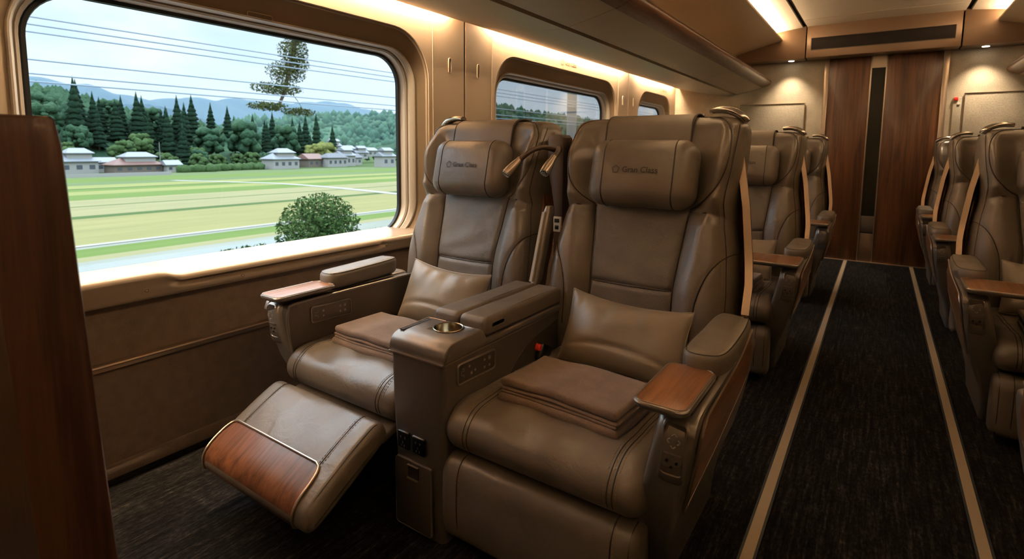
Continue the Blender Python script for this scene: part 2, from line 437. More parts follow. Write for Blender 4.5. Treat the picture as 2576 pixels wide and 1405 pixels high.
def make_seat(label, sign=1, up=False, tray_out=False, bdx=-.032, text=True, fine=True, group='leather cabin seats', wood_side=True, shell_w=0.):
    R = thing('reclining_seat', label, 'seat', group=group)
    K = lambda: B(sign)
    sh = bdx*sign
    # ---- backrest (front face split along its panel seams)
    zr = np.concatenate([np.linspace(.40, .70, 40), np.linspace(.70, .985, 46)[1:], np.linspace(.985, 1.28, 48)[1:], ZT-(ZT-1.28)*(1-np.sin(np.linspace(0, PI/2, 16)))[1:]])
    X = np.array([xs_row(z) for z in zr]); Z = np.repeat(zr[:, None], X.shape[1], 1)
    G = back_pt(X, Z); G[..., 0] += sh
    Bk = np.stack([X+sh, yp(Z)-NV[1]*TB+.0*X, Z-NV[2]*TB], -1)
    nz = len(zr); iL = 39; iN = 39+45
    b = K(); nv = X.shape[1]; V = list(G.reshape(-1, 3))+list(Bk.reshape(-1, 3)); F = []; Fp = []; Fl = []
    for i in range(nz-1):
        for j in range(nv-1):
            q = (i*nv+j, i*nv+j+1, (i+1)*nv+j+1, (i+1)*nv+j)
            if CI <= j < CO and i < iL: Fl.append(q)
            elif CI <= j < CO and i < iN: Fp.append(q)
            else: F.append(q)
            o = nz*nv; F.append((o+q[0], o+q[3], o+q[2], o+q[1]))
    b.add(V, F); bo = b.build('backrest', M['leather'], R, 60, recalc=False)
    p = K().add(list(G.reshape(-1, 3)), Fp); po = p.build('back_panel', M['perf'], R, 60, recalc=False); po['label'] = 'perforated leather centre panel'
    p = K().add(list(G.reshape(-1, 3)), Fl); lo = p.build('lumbar_panel', M['perf'], R, 60, recalc=False); lo['label'] = 'perforated leather lumbar panel'
    for o in (bo, po, lo):
        bm = bmesh.new(); bm.from_mesh(o.data); bmesh.ops.delete(bm, geom=[v for v in bm.verts if not v.link_faces], context='VERTS'); bm.to_mesh(o.data); bm.free()
    # seams and stitching laid in the grooves
    def P3(pl, s, off=-.001): return [tuple(back_pt(s*x, z, off)+np.array([sh, 0, 0])) for x, z in pl]
    def seam(pts, r, par): K().tube(pts, r, 5).build('seam', M['seam'], par)
    def stitch(pts, par, r=.0009):
        if fine: dashes(K(), resample(pts, .0105), r).build('stitching', M['thread'], par)
    for s in (1, -1):
        for pl in (WING, BOL, NECK): seam(P3(pl, s, .0032), .0022, bo)
        seam(P3([(float(pc(z)), z) for z in np.linspace(.45, .985, 30)], s, .004), .0025, bo)
        seam(P3(EDGE, s, .003), .0019, bo)
        for d in (.008, -.008):
            for pl in (WING, BOL): stitch(P3([(x+d*.9, z+d*.35) for x, z in pl], s, .0022), bo)
        stitch(P3([(x-.012, z) for x, z in EDGE], s, .0016), bo)
    seam(P3([(x, .70-.004*(1-(x/.16)**2)) for x in np.linspace(-.158, .158, 20)], 1, .004), .0025, lo)
    # ---- strap over the top of the backrest
    xs = np.linspace(-.168, .168, 25); rows = []
    for z in list(np.linspace(1.17, 1.27, 6))+list(ZT-(ZT-1.27)*(1-np.sin(np.linspace(0, PI/2, 10)))[1:]):
        e = sm(1.27, ZT, z); r = back_pt(xs*0+xs, np.full(25, z), 0)+NV*.009*(1-e)+np.array([0, 0, .007])*e
        rows.append(r)
    for z in (1.334, 1.31, 1.26, 1.2): rows.append(np.stack([xs, np.full(25, yp(z)+TB+.012), np.full(25, z+.004)], -1))
    G2 = np.array(rows); G2[..., 0] += sh
    K().slab(G2, (0, -.004, .005)).build('top_strap', M['leather_flat'], R, 50)
    for s in (0, -1): K().tube([tuple(v+np.array([0, -.003, .003])) for v in G2[:-4, s]], .0042, 6).build('strap_piping', M['seam'], R)
    # ---- headrest pillow
    cz = 1.113; cy = yp(cz)-.052; loop = rrect(0, 0, .060, .126, .056, 6)
    def pm(x, n, z):
        bl = .014*max(0, 1-(x/.2)**2)*max(0, 1-(z/.13)**2)*(1 if n < 0 else .3)
        n2 = n-bl if n < 0 else n
        x2 = x*(1-.04*(z/.126)**2)
        return (x2+sh+(.016 if sign > 0 else 0), cy+n2*.9724+z*TILT*.95, cz+z*.9724-n2*.2334)
    hb = cushion_loft(K(), loop, -.205, .205, .055, 7, pm, 14); ho = hb.build('headrest_pillow', M['leather'], R, 70)
    for sx in (-.135, .135):
        L = inset(loop, .0006); K().tube([pm(sx, *q) for q in L]+[pm(sx, *L[0])], .0026, 6).build('pillow_seam', M['seam'], ho)
    if text:
        f = lambda u, v, w: tuple((lambda q: (q[0]*sign, q[1]*1., q[2]))(pm((u+.0)*sign, -.060-.0006-w, v)))
        f2 = lambda u, v, w: (pm(u*sign, -.0602-max(0, w)*.5, v)[0]*sign, pm(u*sign, -.0602-max(0, w)*.5, v)[1], pm(u*sign, -.0602-max(0, w)*.5, v)[2])
        tb = text_mesh('Gran Class', .030, lambda x, y, z: f2(x+.014, y, z), .0012)
        emblem(tb, f2, -.078, .001, .0135)
        tb.build('lettering', M['emboss'], ho, recalc=True)
    # ---- cushion
    loop = catmull([(.74,.425),(.5,.437),(.3,.448),(.14,.455),(.06,.449),(.015,.425),(-.006,.388),(.0,.35),(.028,.322),(.09,.308),(.3,.30),(.74,.30)], 5, True)
    def cf(x, y, z):
        k = sm(.36, .44, z)
        w = .0035*math.sin(31*x+9*y)*math.sin(26*y-7*x+1)*k
        return (x, y, z+w-.008*math.exp(-(x/.16)**2)*math.exp(-((y-.4)/.2)**2)*k)
    co = cushion_loft(K(), loop, -.305, .305, .042, 6, cf, 24).build('seat_cushion', M['leather'], R, 70)
    front = catmull([(.66,.4305),(.5,.437),(.3,.448),(.14,.455),(.06,.449),(.015,.425),(-.006,.388),(.0,.35),(.028,.322)], 5)
    for x in (-.222, -.208, .222, .236):
        seam([cf(x, q[0], q[1]) for q in front], .0016, co)
    for x in (-.236, -.229, -.200, .214, .229, .244):
        stitch([Vector(cf(x, q[0], q[1]))+Vector((0, 0, .0006)) for q in front], co, .001)
    # ---- leg rest
    if not up:
        loop = catmull([(.02,.292),(.06,.298),(.098,.284),(.112,.22),(.115,.10),(.10,.045),(.05,.035),(.005,.055),(-.008,.12),(-.008,.21),(-.002,.262)], 5, True)
        lo = cushion_loft(K(), loop, -.315, .298, .032, 6, None, 12).build('leg_rest', M['leather'], R, 70)
        fr = catmull([(.06,.298),(.02,.292),(-.002,.262),(-.008,.21),(-.008,.12),(.005,.055)], 6)
        for x in (-.243, .235):
            seam([(x, q[0]-.0004, q[1]) for q in fr], .0018, lo)
            for d in (-.007, .007): stitch([(x+d, q[0]-.0006, q[1]+.0004) for q in fr], lo, .001)
        seam([(.279, q[0]+.004, q[1]-.003) for q in fr], .002, lo)
    # ---- base
    K().prism([(.16,0),(.74,0),(.72,.30),(.10,.30)], 'x', -.27, .20, .02).build('seat_base', M['darkgap'], R)
    # ---- aisle arm
    rings = []
    for z, a, c, f_, r_ in LEV:
        rings.append([(x, y, z) for x, y in rrect((a+c)/2, (f_+r_)/2, (c-a)/2, (r_-f_)/2, .022, 5)])
    ao = K().loft(rings).build('armrest', M['bronze'], R, 50)
    # inner side lining
    # wood panel
    top = catmull([(.075,.604),(.2,.612),(.40,.628),(.56,.668)], 5); bot = catmull([(.10,.345),(.25,.392),(.42,.452),(.565,.525)], 5)
    fr_ = None; G = []
    for q0, q1 in zip(bot, top):
        col = []
        for v in np.linspace(0, 1, 14):
            y = q0[0]*(1-v)+q1[0]*v; z = q0[1]*(1-v)+q1[1]*v
            if q0 is bot[0]: y = yf(z)+.042+.02*max(0, (v-.85)/.15)**2
            col.append((xo(min(z, .61))+.002+.008*max(0, (y-.4)), y, z))
        G.append(col)
    if wood_side:
        wo = K().slab(G, (.004, 0, 0)).build('wood_panel', M['wood_side'], R, 40); wo['label'] = 'walnut side panel of the armrest'
        e = K()
        edge = [G[0][k] for k in range(14)]+[G[i][13] for i in range(1, len(G))]
        edge = [(p_[0]+.004, p_[1]-.004, p_[2]+.003) for p_ in edge]
        e.tube(edge, .0042, 6); e.build('panel_trim', M['champagne'], R)
        K().tube([(p_[0][0]+.003, p_[0][1], p_[0][2]-.002) for p_ in G], .0022, 5).build('panel_trim', M['champagne'], R)
    # arm rim rising to the shell
    e = K(); path = catmull([(.412,.0,.585),(.414,.03,.617),(.416,.15,.625),(.418,.35,.636),(.412,.50,.660),(.408,.585,.680)], 6)
    e.strip(path, (.008, 0, 0), (0, 0, .004)); e.build('arm_rim', M['bronze'], R)
    # arm pad
    poly = [(.318,.242),(.412,.248),(.428,.40),(.420,.58),(.395,.60),(.322,.595),(.310,.43)]
    rr = []
    for z, d in ((.618,.012),(.628,.003),(.650,0),(.674,.001),(.685,.008),(.689,.022)):
        rr.append([(x, y, z+.05*max(0, y-.3)**1.3) for x, y in inset(catmull(poly, 5, True), d)])
    pa = K().loft(rr).build('arm_pad', M['leather_flat'], R, 60)
    K().tube([(x, y, z-.0005) for x, y, z in rr[4]]+[rr[4][0]], .0016, 5).build('pad_seam', M['seam'], pa)
    # tray
    if tray_out: tx0, tx1, ty0, ty1 = .06, .415, -.02, .235
    else: tx0, tx1, ty0, ty1 = .283, .410, -.032, .236
    rr = []
    for z, d in ((.627,.016),(.629,.008),(.636,.001),(.644,0),(.6475,.002),(.6485,.005)):
        rr.append([(x, y, z) for x, y in rrect((tx0+tx1)/2, (ty0+ty1)/2, (tx1-tx0)/2-d, (ty1-ty0)/2-d, .028, 6)])
    to = K().loft(rr).build('tray_table', M['bronze'], R, 40)
    rr = []
    for z, d in ((.6480,.0085),(.6492,.0085),(.6495,.010)):
        rr.append([(x, y, z) for x, y in rrect((tx0+tx1)/2, (ty0+ty1)/2, (tx1-tx0)/2-d, (ty1-ty0)/2-d, .021, 6)])
    K().loft(rr).build('tray_inlay', M['wood_tray'], to, 30)
    q = [(x, y, .6485) for x, y in rrect((tx0+tx1)/2, (ty0+ty1)/2, (tx1-tx0)/2-.006, (ty1-ty0)/2-.006, .023, 6)]
    K().tube(q+[q[0]], .002, 5).build('tray_edge', M['champagne'], to)
    K().prism([(.345,.03),(.405,.03),(.405,.23),(.345,.23)], 'z', .616, .629, .008).build('tray_hinge', M['bronze_dark'], to)
    # controller on the arm front
    def cm(u, v, w):
        z = .532+v; xc = .379+(z-.605)*.085
        return (xc+u, yf(z)-w, z)
    b1 = K(); o_ = rrect(0, 0, .031, .077, .014, 5); i_ = rrect(0, .008, .023, .060, .009, 5)
    b1.loft([[cm(u, v, -.004) for u, v in o_], [cm(u, v, .002) for u, v in o_], [cm(u, v, .005) for u, v in inset(o_, .003)], [cm(u, v, .005) for u, v in inset(i_, -.002)], [cm(u, v, .001) for u, v in i_]])
    ct = b1.build('hand_controller', M['bezel'], R, 50)
    b1 = K(); b1.loft([[cm(u, v, .000) for u, v in inset(i_, .0008)], [cm(u, v, .003) for u, v in inset(i_, .0012)]]); b1.build('key_plate', M['bronze_dark'], ct)
    def bent(cx_, cz_, ang):
        b2 = K(); c_, s_ = math.cos(ang), math.sin(ang)
        b2.tube([cm(cx_+u*c_-v*s_, cz_+u*s_+v*c_, .0042) for u, v in ((-.0052,-.0028),(-.002,.001),(0,.002),(.002,.001),(.0052,-.0028))], .0015, 6); return b2
    for cx_, cz_, an in ((0,.046,0),(0,.018,PI),(-.012,.032,PI/2),(.012,.032,-PI/2)): bent(cx_, cz_, an).build('arrow_button', M['icon'], ct)
    b2 = K(); b2.strip([cm(-.019, .001, .0035), cm(.019, .001, .0035)], (0, 0, .0013), (0, .001, 0)); b2.build('key_divider', M['champagne'], ct)
    for cx_, cz_ in ((-.011,-.018),(.011,-.02),(.0,-.032)):
        b2 = K(); b2.cyl(cm(cx_, cz_, .002), cm(cx_, cz_, .0042), .0034, 10); b2.build('round_button', M['black'], ct)
    # ---- shell and its bright edge
    def shx(z): return shell_w+float(np.interp(z, [.3,.55,.75,1.0,1.2,1.27,1.31], [.345,.382,.380,.345,.304,.285,.262]))
    def shy(z): return yp(max(z, .5))+.07-.04*float(sm(.85, .62, z))
    rings = []
    for z in list(np.linspace(.10, 1.18, 16))+[1.23, 1.265, 1.29, 1.30]:
        w = shx(z); y0 = shy(z); D = .165 if z < 1.2 else .165-.05*sm(1.2, 1.3, z)
        if z < .45: w = w-.10*sm(.45, .1, z)
        th = .012; o2 = [(w, y0), (w*.995, y0+.06), (w*.93, y0+D*.80), (w*.75, y0+D), (w*.35, y0+D*1.08)]
        o2 = catmull(o2+[(-x, y) for x, y in o2[::-1]], 4)
        i2 = [(x*(1-th/w), y-(th if abs(x) < w*.93 else 0)) for x, y in o2][::-1]
        rings.append([(x+sh*.4, y, z) for x, y in o2+i2])
    so = K().loft(rings).build('back_shell', M['wood'], R, 45); so['label'] = 'walnut shell behind the backrest'
    e = K(); path = [(shx(z)+.001+sh*.4, shy(z)-.004, z) for z in np.linspace(.655, 1.22, 14)]
    path += [(shx(1.22)-.001-k*.012+sh*.4, shy(1.22)+.006+k*.018, 1.22+.055*math.sin(k/6*PI/2)) for k in range(1, 8)]
    e.strip(path, (.0125, 0, 0), (0, .006, 0)); e.build('shell_edge', M['edge_metal'], R, 40)
    # ---- grab handle on the outer top corner
    e = K(); pth = catmull([(.196,.955,1.347),(.240,.955,1.350),(.280,.955,1.341),(.308,.955,1.323),(.322,.96,1.305)], 5)
    pth = [(x+sh*.6, y, z) for x, y, z in pth]; n_ = len(pth)
    rr = []
    for i, p_ in enumerate(pth):
        a_ = Vector(pth[max(0, i-1)]); c_ = Vector(pth[min(n_-1, i+1)]); t_ = (c_-a_).normalized(); u_ = Vector((0, 1, 0)); v_ = t_.cross(u_).normalized()
        k_ = .6+.4*math.sin(PI*min(1, .12+.6*i/(n_-1)))
        rr.append([Vector(p_)+u_*(.030*k_*math.cos(a2))+v_*(.015*k_*math.sin(a2)) for a2 in np.linspace(0, 2*PI, 13)[:-1]])
    e.loft(rr); e.build('grab_handle', M['chrome'], R, 60)
    return R

# ------------------------------------------------------------------ seats in the cabin
SEAT_A = (-.71, 1.13, 0); SEAT_W = (-1.505, 1.13, 0); RX = .74
aisle = make_seat('brown leather aisle seat in front with walnut armrest tray and hanging leg rest', 1); aisle.location = SEAT_A
wind = make_seat('brown leather window seat with its walnut-faced leg rest raised', -1, up=True, bdx=-.03, shell_w=-.035); wind.location = SEAT_W
far = make_seat('leather seat directly behind the front aisle seat, its tray swung out', 1, tray_out=True, fine=False); far.location = (-.71, 2.93, 0)
dup(far, (-.71, 4.75, 0), 'leather seat nearest the end door on the window side of the aisle')
rt = make_seat('leather seat across the aisle with tray swung out and folded blanket on it', -1, tray_out=True, bdx=.030, text=False, fine=False); rt.location = (RX, 2.85, 0)
dup(rt, (RX, 4.4, 0), 'middle leather seat across the aisle, keypad on its armrest front')
dup(rt, (RX, 5.85, 0), 'leather seat across the aisle closest to the end door')
dup(rt, (RX, 1.115, 0), 'seat across the aisle of which only its walnut armrest side shows')

# buckle on the front aisle seat
bk = B(); rot = Matrix.Rotation(math.radians(-25), 3, 'X')
bk.box((-.283, .53, .452), (.044, .075, .06), .010, 3, rot); bo = bk.build('belt_buckle', M['black'], aisle)
B().box((-.283, .508, .476), (.030, .040, .026), .007, 3, rot).build('release_button', M['red'], bo)['label'] = 'red belt release button'

# raised leg rest of the window seat
def LR(x, s, n): return (x, -.04-.868*s-.496*n, .362-.496*s+.868*n)
loop = catmull([(.0,-.035),(.012,-.008),(.05,.004),(.16,.008),(.29,.002),(.335,-.02),(.345,-.05),(.32,-.075),(.2,-.08),(.05,-.078),(.01,-.065)], 5, True)
fnl = lambda x, s, n: LR(x, s, n)
lo = cushion_loft(B(), loop, -.285, .285, .03, 6, fnl, 14).build('leg_rest', M['leather'], wind, 70)
topl = [q for q in catmull([(.004,-.03),(.012,-.008),(.05,.004),(.16,.008),(.205,.007)], 6)]
for x in (-.215, .20):
    B().tube([LR(x, q[0], q[1]+.0004) for q in topl], .0018, 5).build('seam', M['seam'], lo)
    for d in (-.007, .007): dashes(B(), resample([LR(x+d, q[0], q[1]+.0006) for q in topl], .0105), .001).build('stitching', M['thread'], lo)
full = catmull([(.01,-.03),(.02,-.008),(.055,.001),(.16,.004),(.28,-.002),(.325,-.022),(.335,-.05)], 6)
B().tube([LR(.268, *q) for q in full], .0022, 5).build('seam', M['seam'], lo)
wl = catmull([(.195,.0075),(.24,.006),(.29,.0025),(.322,-.010),(.340,-.030),(.3475,-.052),(.338,-.070)], 5); G = []
for i, q in enumerate(wl):
    xl, xr = -.27, .222
    k = min(1, i/7); r_ = .035*(1-math.sqrt(max(0, 1-(1-k)**2)))
    G.append([LR(x, q[0], q[1]+.0025) for x in np.linspace(xl+r_, xr-r_, 16)])
w = B().slab(G, (0, .0015, -.003)).build('wood_panel', M['wood_rest'], wind, 60); w['label'] = 'walnut facing on the raised leg rest'
ed = [G[i][0] for i in range(len(G)-1, -1, -1)]+G[0][1:-1]+[G[i][-1] for i in range(len(G))]
B().tube([(p[0], p[1]-.0015, p[2]+.002) for p in ed], .0042, 8).build('panel_trim', M['champagne'], wind)
B().box((0, .045, .298), (.53, .16, .03), .01, 3, Matrix.Rotation(math.radians(14), 3, 'X')).build('leg_rest_flap', M['leather'], wind)
for x in (-.19, .19): B().tube([(x, .30, .20), (x, .06, .19), (x, -.12, .215)], .012, 8).build('leg_rest_support', M['darkgap'], wind)
# keypad on the inner face of the window seat's armrest
def side_keypad(parent, O, sx, slope=0., buttons=()):
    """O: centre; plate lies in the yz plane facing sx"""
    def P(u, v, w): return (O[0]+sx*w, O[1]+u, O[2]+v+slope*u)
    o_ = rrect(0, 0, .097, .034, .013, 5); i_ = rrect(0, 0, .091, .028, .009, 5)
    b = B().loft([[P(u, v, -.004) for u, v in o_], [P(u, v, .003) for u, v in o_], [P(u, v, .005) for u, v in inset(o_, .002)], [P(u, v, .005) for u, v in inset(i_, -.0015)], [P(u, v, .0015) for u, v in i_]])
    c = b.build('control_panel', M['bezel'], parent, 50)
    B().loft([[P(u, v, 0) for u, v in inset(i_, .0006)], [P(u, v, .003) for u, v in inset(i_, .001)]]).build('panel_face', M['bronze_dark'], c)
    for u, v, r in buttons:
        b = B(); ring = [P(u+r*math.cos(a), v+r*math.sin(a), .0036) for a in np.linspace(0, 2*PI, 14)]; b.tube(ring, .0009, 5)
        b.cyl(P(u, v, .002), P(u, v, .0045), r*.55, 10); b.build('panel_button', M['icon'], c)
    ic = B()   # small seat pictogram
    for pl in ([(-.078,.010),(-.078,-.006),(-.066,-.006),(-.066,-.014)], [(-.074,.012),(-.068,.016),(-.064,.010),(-.068,.005),(-.074,.008)]): ic.tube([P(u, v, .0034) for u, v in pl], .0009, 5)
    ic.build('seat_pictogram', M['icon'], c)
    return c
side_keypad(wind, (-.286, .205, .548), 1, -.03, [(-.040,.008,.0045),(-.040,-.012,.003),(.040,.011,.0045),(.064,.011,.0045),(.040,-.010,.0045),(.064,-.010,.0045)])
# inner panel of the window armrest
B().tube([(-.289, y, z) for y, z in catmull([(.075,.30),(.030,.42),(.012,.54),(.018,.592),(.05,.611),(.3,.613),(.66,.613)], 5)], .005, 6).build('arm_rim', M['bronze'], wind)
B().prism(catmull([(.085,.30),(.036,.42),(.016,.54),(.022,.592),(.052,.609),(.3,.611),(.66,.611)], 4)+[(.66,.30)], 'x', -.335, -.288).build('arm_lining', M['bronze_dark'], wind)

# ------------------------------------------------------------------ centre console
CO_ = (-1.11, 1.12, 0)
con = thing('center_console', 'bronze console with cup holder and twin padded lids between the front seats', 'console', CO_)
rings = []
for z, t in ((0, .018), (.2, .010), (.40, .003), (.576, 0)):
    rings.append([(x, y, z) for x, y in rrect(0, .345+t*.5, .111-t, .345-t*.5, .020, 5)])
B().loft(rings).build('console_body', M['bronze_mid'], con, 50)
loop = catmull([(0,.579),(0,.600),(.010,.621),(.036,.634),(.08,.637)], 4)+[(.176,.638),(.186,.632),(.205,.603),(.215,.600),(.69,.600),(.69,.579)]
cap = cushion_loft(B(), loop, -.113, .113, .005, 3, None, 3).build('console_cap', M['bronze'], con, 45)
cut = B().cyl((.018, .128, .590), (.018, .128, .70), .0445, 40).build('cut', M['bronze'], con)
bm_ = cap.modifiers.new('b', 'BOOLEAN'); bm_.operation = 'DIFFERENCE'; bm_.object = cut; bm_.solver = 'FAST'
bpy.context.view_layer.update()
dg = bpy.context.evaluated_depsgraph_get(); me = bpy.data.meshes.new_from_object(cap.evaluated_get(dg)); cap.modifiers.clear(); cap.data = me
bpy.data.objects.remove(cut)
c_ = (.018, .128); P = lambda r, z: [(c_[0]+r*math.cos(a), c_[1]+r*math.sin(a), z) for a in np.linspace(0, 2*PI, 41)[:-1]]
B().loft([P(.0485,.638), P(.0485,.6405), P(.0470,.6415), P(.0440,.640), P(.0435,.636), P(.0425,.5985), P(.040,.5965), P(.001,.5965)], False).build('cup_holder', M['brass'], con, 50, recalc=False)
b = B(); b.strip([(-.094, .035, .6365), (-.094, .165, .6375)], (.007, 0, 0), (0, 0, .0012)); b.build('cap_groove', M['darkgap'], con)
b = B(); b.tube([(-.102, .035, .6372), (-.102, .168, .6382), (-.086, .172, .6385), (-.03, .172, .6385)], .0018, 6); b.build('groove_edge', M['champagne'], con)
b = B(); b.strip([(-.111, -.002, .5775), (.111, -.002, .5775)], (0, 0, .002), (0, .0035, 0)); b.strip([(.113, 0, .5775), (.113, .68, .5775)], (0, 0, .0016), (.0014, 0, 0)); b.build('cap_seam', M['champagne'], con)
for x0, x1 in ((-.104, -.002), (.004, .110)):
    loop = rrect(.445, .6335, .252, .0315, .022, 8)
    L2 = []
    for i_, p_ in enumerate(loop):
        L2.append(p_); q_ = loop[(i_+1) % len(loop)]
        if math.hypot(q_[0]-p_[0], q_[1]-p_[1]) > .1: L2 += [(p_[0]+(q_[0]-p_[0])*k/12, p_[1]+(q_[1]-p_[1])*k/12) for k in range(1, 12)]
    li = cushion_loft(B(), L2, x0, x1, .014, 6, lambda x, y, z: (x, y, z-.014*max(0, (.62-z)/.02)*(1 if y > .3 else .3)*0), 5).build('console_lid', M['leather_flat'], con, 60)
    q = catmull([(.194,.645),(.204,.655),(.228,.6625),(.45,.6655),(.66,.6645)], 5)
    for x in (x0+.0135, x1-.0135): B().tube([(x, y, z-.001) for y, z in q], .0014, 5).build('lid_seam', M['seam'], li)
o_ = rrect(.270, .635, .036, .0085, .008, 5); b = B().loft([[(.108, y, z) for y, z in o_], [(.1125, y, z) for y, z in o_], [(.1125, y, z) for y, z in inset(o_, .002)], [(.110, y, z) for y, z in inset(o_, .003)]])
b.build('lid_latch', M['bronze'], con)
side_keypad(con, (.1105, .155, .525), 1, -.03, [(-.040,.014,.0035),(-.030,-.010,.0045),(-.012,-.006,.0035),(.036,.012,.0035),(.062,.012,.0065),(.036,-.012,.0038),(.062,-.012,.0038)])
B().prism(catmull([(.30,.34),(.335,.43),(.40,.485),(.50,.520),(.66,.545)], 6)+[(.675,.34)], 'x', .106, .1125).build('console_side_relief', M['bronze_dark'], con)
for x0, x1 in ((-.079,-.028),(-.017,.037)):
    s = B().box(((x0+x1)/2, .0, .302), (x1-x0, .012, .058), .006, 3).build('power_socket', M['black'], con)
    b = B()
    for dx, dz in ((-.009,.010),(.009,.010),(0,-.006),(-.006,-.016),(.006,-.016)): b.box(((x0+x1)/2+dx, -.0062, .302+dz), (.003, .001, .006))
    b.build('socket_mark', M['mark'], s)
fl = B().box((-.016, .006, .130), (.150, .012, .222), .010, 3).build('storage_flap', M['bronze_dark'], con)
q = rrect(-.016, .130, .075, .111, .012, 5); B().tube([(x, -.0004, z) for x, z in q]+[(q[0][0], -.0004, q[0][1])], .0014, 5).build('flap_edge', M['bronze'], con)
B().box((-.014, -.001, .208), (.044, .006, .044), .005, 3).build('flap_pull', M['darkgap'], fl)
b = B(); b.strip([(-.036, -.005, .188), (.008, -.005, .188)], (0, 0, .002), (0, .003, 0)); b.strip([(-.036, -.004, .230), (.008, -.004, .230)], (0, 0, .001), (0, .003, 0)); b.build('pull_lip', M['champagne'], fl)
# divider between the seat backs, with lamps, folded table and usb outlets
D = lambda x, y, z: (x-CO_[0], y-CO_[1], z)
loop = [(-1.168,1.262),(-1.110,1.262),(-1.098,1.25),(-1.098,.62),(-1.140,.62),(-1.140,.95),(-1.148,1.0),(-1.166,1.09),(-1.174,1.15),(-1.174,1.25)]
B().prism([(x-CO_[0], z) for x, z in loop], 'y', .865, .945, .006, 2).build('divider', M['divider'], con)
B().box(D(-1.13, 2.235, .66), (.20, .03, 1.18), .008).build('divider_back', M['wood'], con)
b = B(); rr = []
for y, z in ((1.815,.655),(1.83,.668),(1.885,.95),(1.888,.972)):
    k = .7 if z in (.655, .972) else 1
    rr.append([D(x, yy, z) for x, yy in rrect(-1.104 if z > .9 else -1.126, y, .016*k, .026*k, .012, 4)])
tl = b.loft(rr).build('folded_table_arm', M['bronze'], con, 60)
b = B(); b.strip([D(-1.131, 1.797, .672), D(-1.108, 1.852, .95)], (.006, 0, 0), (0, .006, 0)); b.build('table_edge', M['inner'], tl)
us = B().box(D(-1.118, 1.982, .885), (.038, .012, .066), .004, 3).build('usb_outlet', M['white'], con)
b = B(); b.box(D(-1.118, 1.975, .901), (.022, .004, .016)); b.box(D(-1.118, 1.975, .872), (.018, .004, .018), .004); b.build('usb_port', M['black'], us)
for base, mid, H, E_ in (((-1.135,1.985,1.197),[(-1.13,1.88,1.209),(-1.155,1.825,1.195)],(-1.196,1.795,1.155),(-1.222,1.745,1.103)), ((-1.115,1.985,1.197),[(-1.075,1.905,1.205),(-1.045,1.845,1.190)],(-1.049,1.815,1.165),(-1.052,1.755,1.112))):
    path = catmull([base]+mid+[H], 7); 
    lm = B().tube([D(*p) for p in path], .0105, 10).build('reading_lamp', M['divider'], con, 60)
    b = B(); h, e = Vector(H), Vector(E_); d = (e-h).normalized(); L = (e-h).length
    rad = [.0125,.0128,.0135,.0175,.0195,.0192,.018]; ts = [-.15,-.02,.06,.35,.65,.9,1.0]
    b.tube([D(*(h+d*(L*t))) for t in ts], rad, 20); b.build('lamp_head', M['champagne'], lm, 40)
    b = B(); b.cyl(D(*(h+d*L)), D(*(h+d*(L+.0015))), .0165, 20); b.build('lamp_lens', M['black'], lm)
    b = B(); u = d.orthogonal().normalized(); w_ = d.cross(u)
    for r_, n_ in ((.0155, 0), (.0, 1), (.008, 6)):
        if n_ == 0: b.tube([D(*(h+d*(L+.002)+u*(r_*math.cos(a))+w_*(r_*math.sin(a)))) for a in np.linspace(0, 2*PI, 21)], .0016, 6)
        else:
            for k in range(n_):
                c0 = h+d*(L+.001)+u*(r_*math.cos(2*PI*k/n_))+w_*(r_*math.sin(2*PI*k/n_)); b.cyl(D(*c0), D(*(c0+d*.003)), .0032, 8)
    b.build('lamp_ring', M['lens'], lm)

# ------------------------------------------------------------------ pillows and blankets
def make_pillow(name, label, hx, hz, T, mat, seed):
    n = 44; u = np.linspace(-1, 1, n); U, V = np.meshgrid(u, u, indexing='ij'); U = np.sin(U*PI/2); V = np.sin(V*PI/2)
    rs = np.random.RandomState(seed); ph = rs.rand(8)*6
    folds = [(-.75+1.5*(k+rs.rand()*.6)/7, (rs.rand()-.5)*.5, .035+.03*rs.rand(), (1 if k % 2 else -1)*(.004+.005*rs.rand()), .35+.6*rs.rand()) for k in range(7)]
    def side(s):
        X = hx*U*(1-.045*(1-V**2)); Z = hz*V*(1-.075*(1-U**2))-.012*(1-U**2)*(V > 0)*V
        t = T*np.power(np.maximum(0, (1-np.abs(U)**3.2)*(1-np.abs(V)**3.2)), .62)
        wr = .003*np.sin(5*U-4*V+ph[0])
        for u0, sl, w_, am, ln in folds:
            d = U-(u0+sl*(1-V)); wr = wr+am*np.exp(-(d/(w_*(1+.9*(1-V))))**2)*np.exp(-((1-V)/ln)**2)
        wr += -.012*np.exp(-((V+.35+.25*U**2)/.07)**2)*np.exp(-(U/.75)**2)
        wr *= np.minimum(1, (1-np.abs(U))*6)*np.minimum(1, (1-np.abs(V))*6)
        return np.stack([X, -s*(t+wr*(1 if s > 0 else .3)), Z], -1)
    b = B(); b.grid(side(1)); b.grid(side(-1))
    o = b.build(name, mat, None, 80); tag(o, label, 'pillow', 'lumbar pillows on the seats')
    S = side(1); ring = list(S[:, 0])+list(S[-1, 1:])+list(S[-2::-1, -1])+list(S[0, -2:0:-1])
    e = B(); e.tube([tuple(p) for p in ring]+[tuple(ring[0])], .0028, 6); e.build('pillow_piping', mat, o)
    return o
p1 = make_pillow('lumbar_pillow', 'tan leather pillow leaning on the backrest of the front aisle seat', .222, .130, .062, M['pillow'], 3)
p1.location = (-.700, 1.712, .556); p1.rotation_euler = (math.radians(-24), math.radians(2), 0)
p2 = make_pillow('lumbar_pillow', 'pale tan leather pillow leaning on the backrest of the window seat', .212, .135, .060, M['pillow'], 11)
p2.location = (-1.530, 1.712, .562); p2.rotation_euler = (math.radians(-24), math.radians(3), math.radians(2))
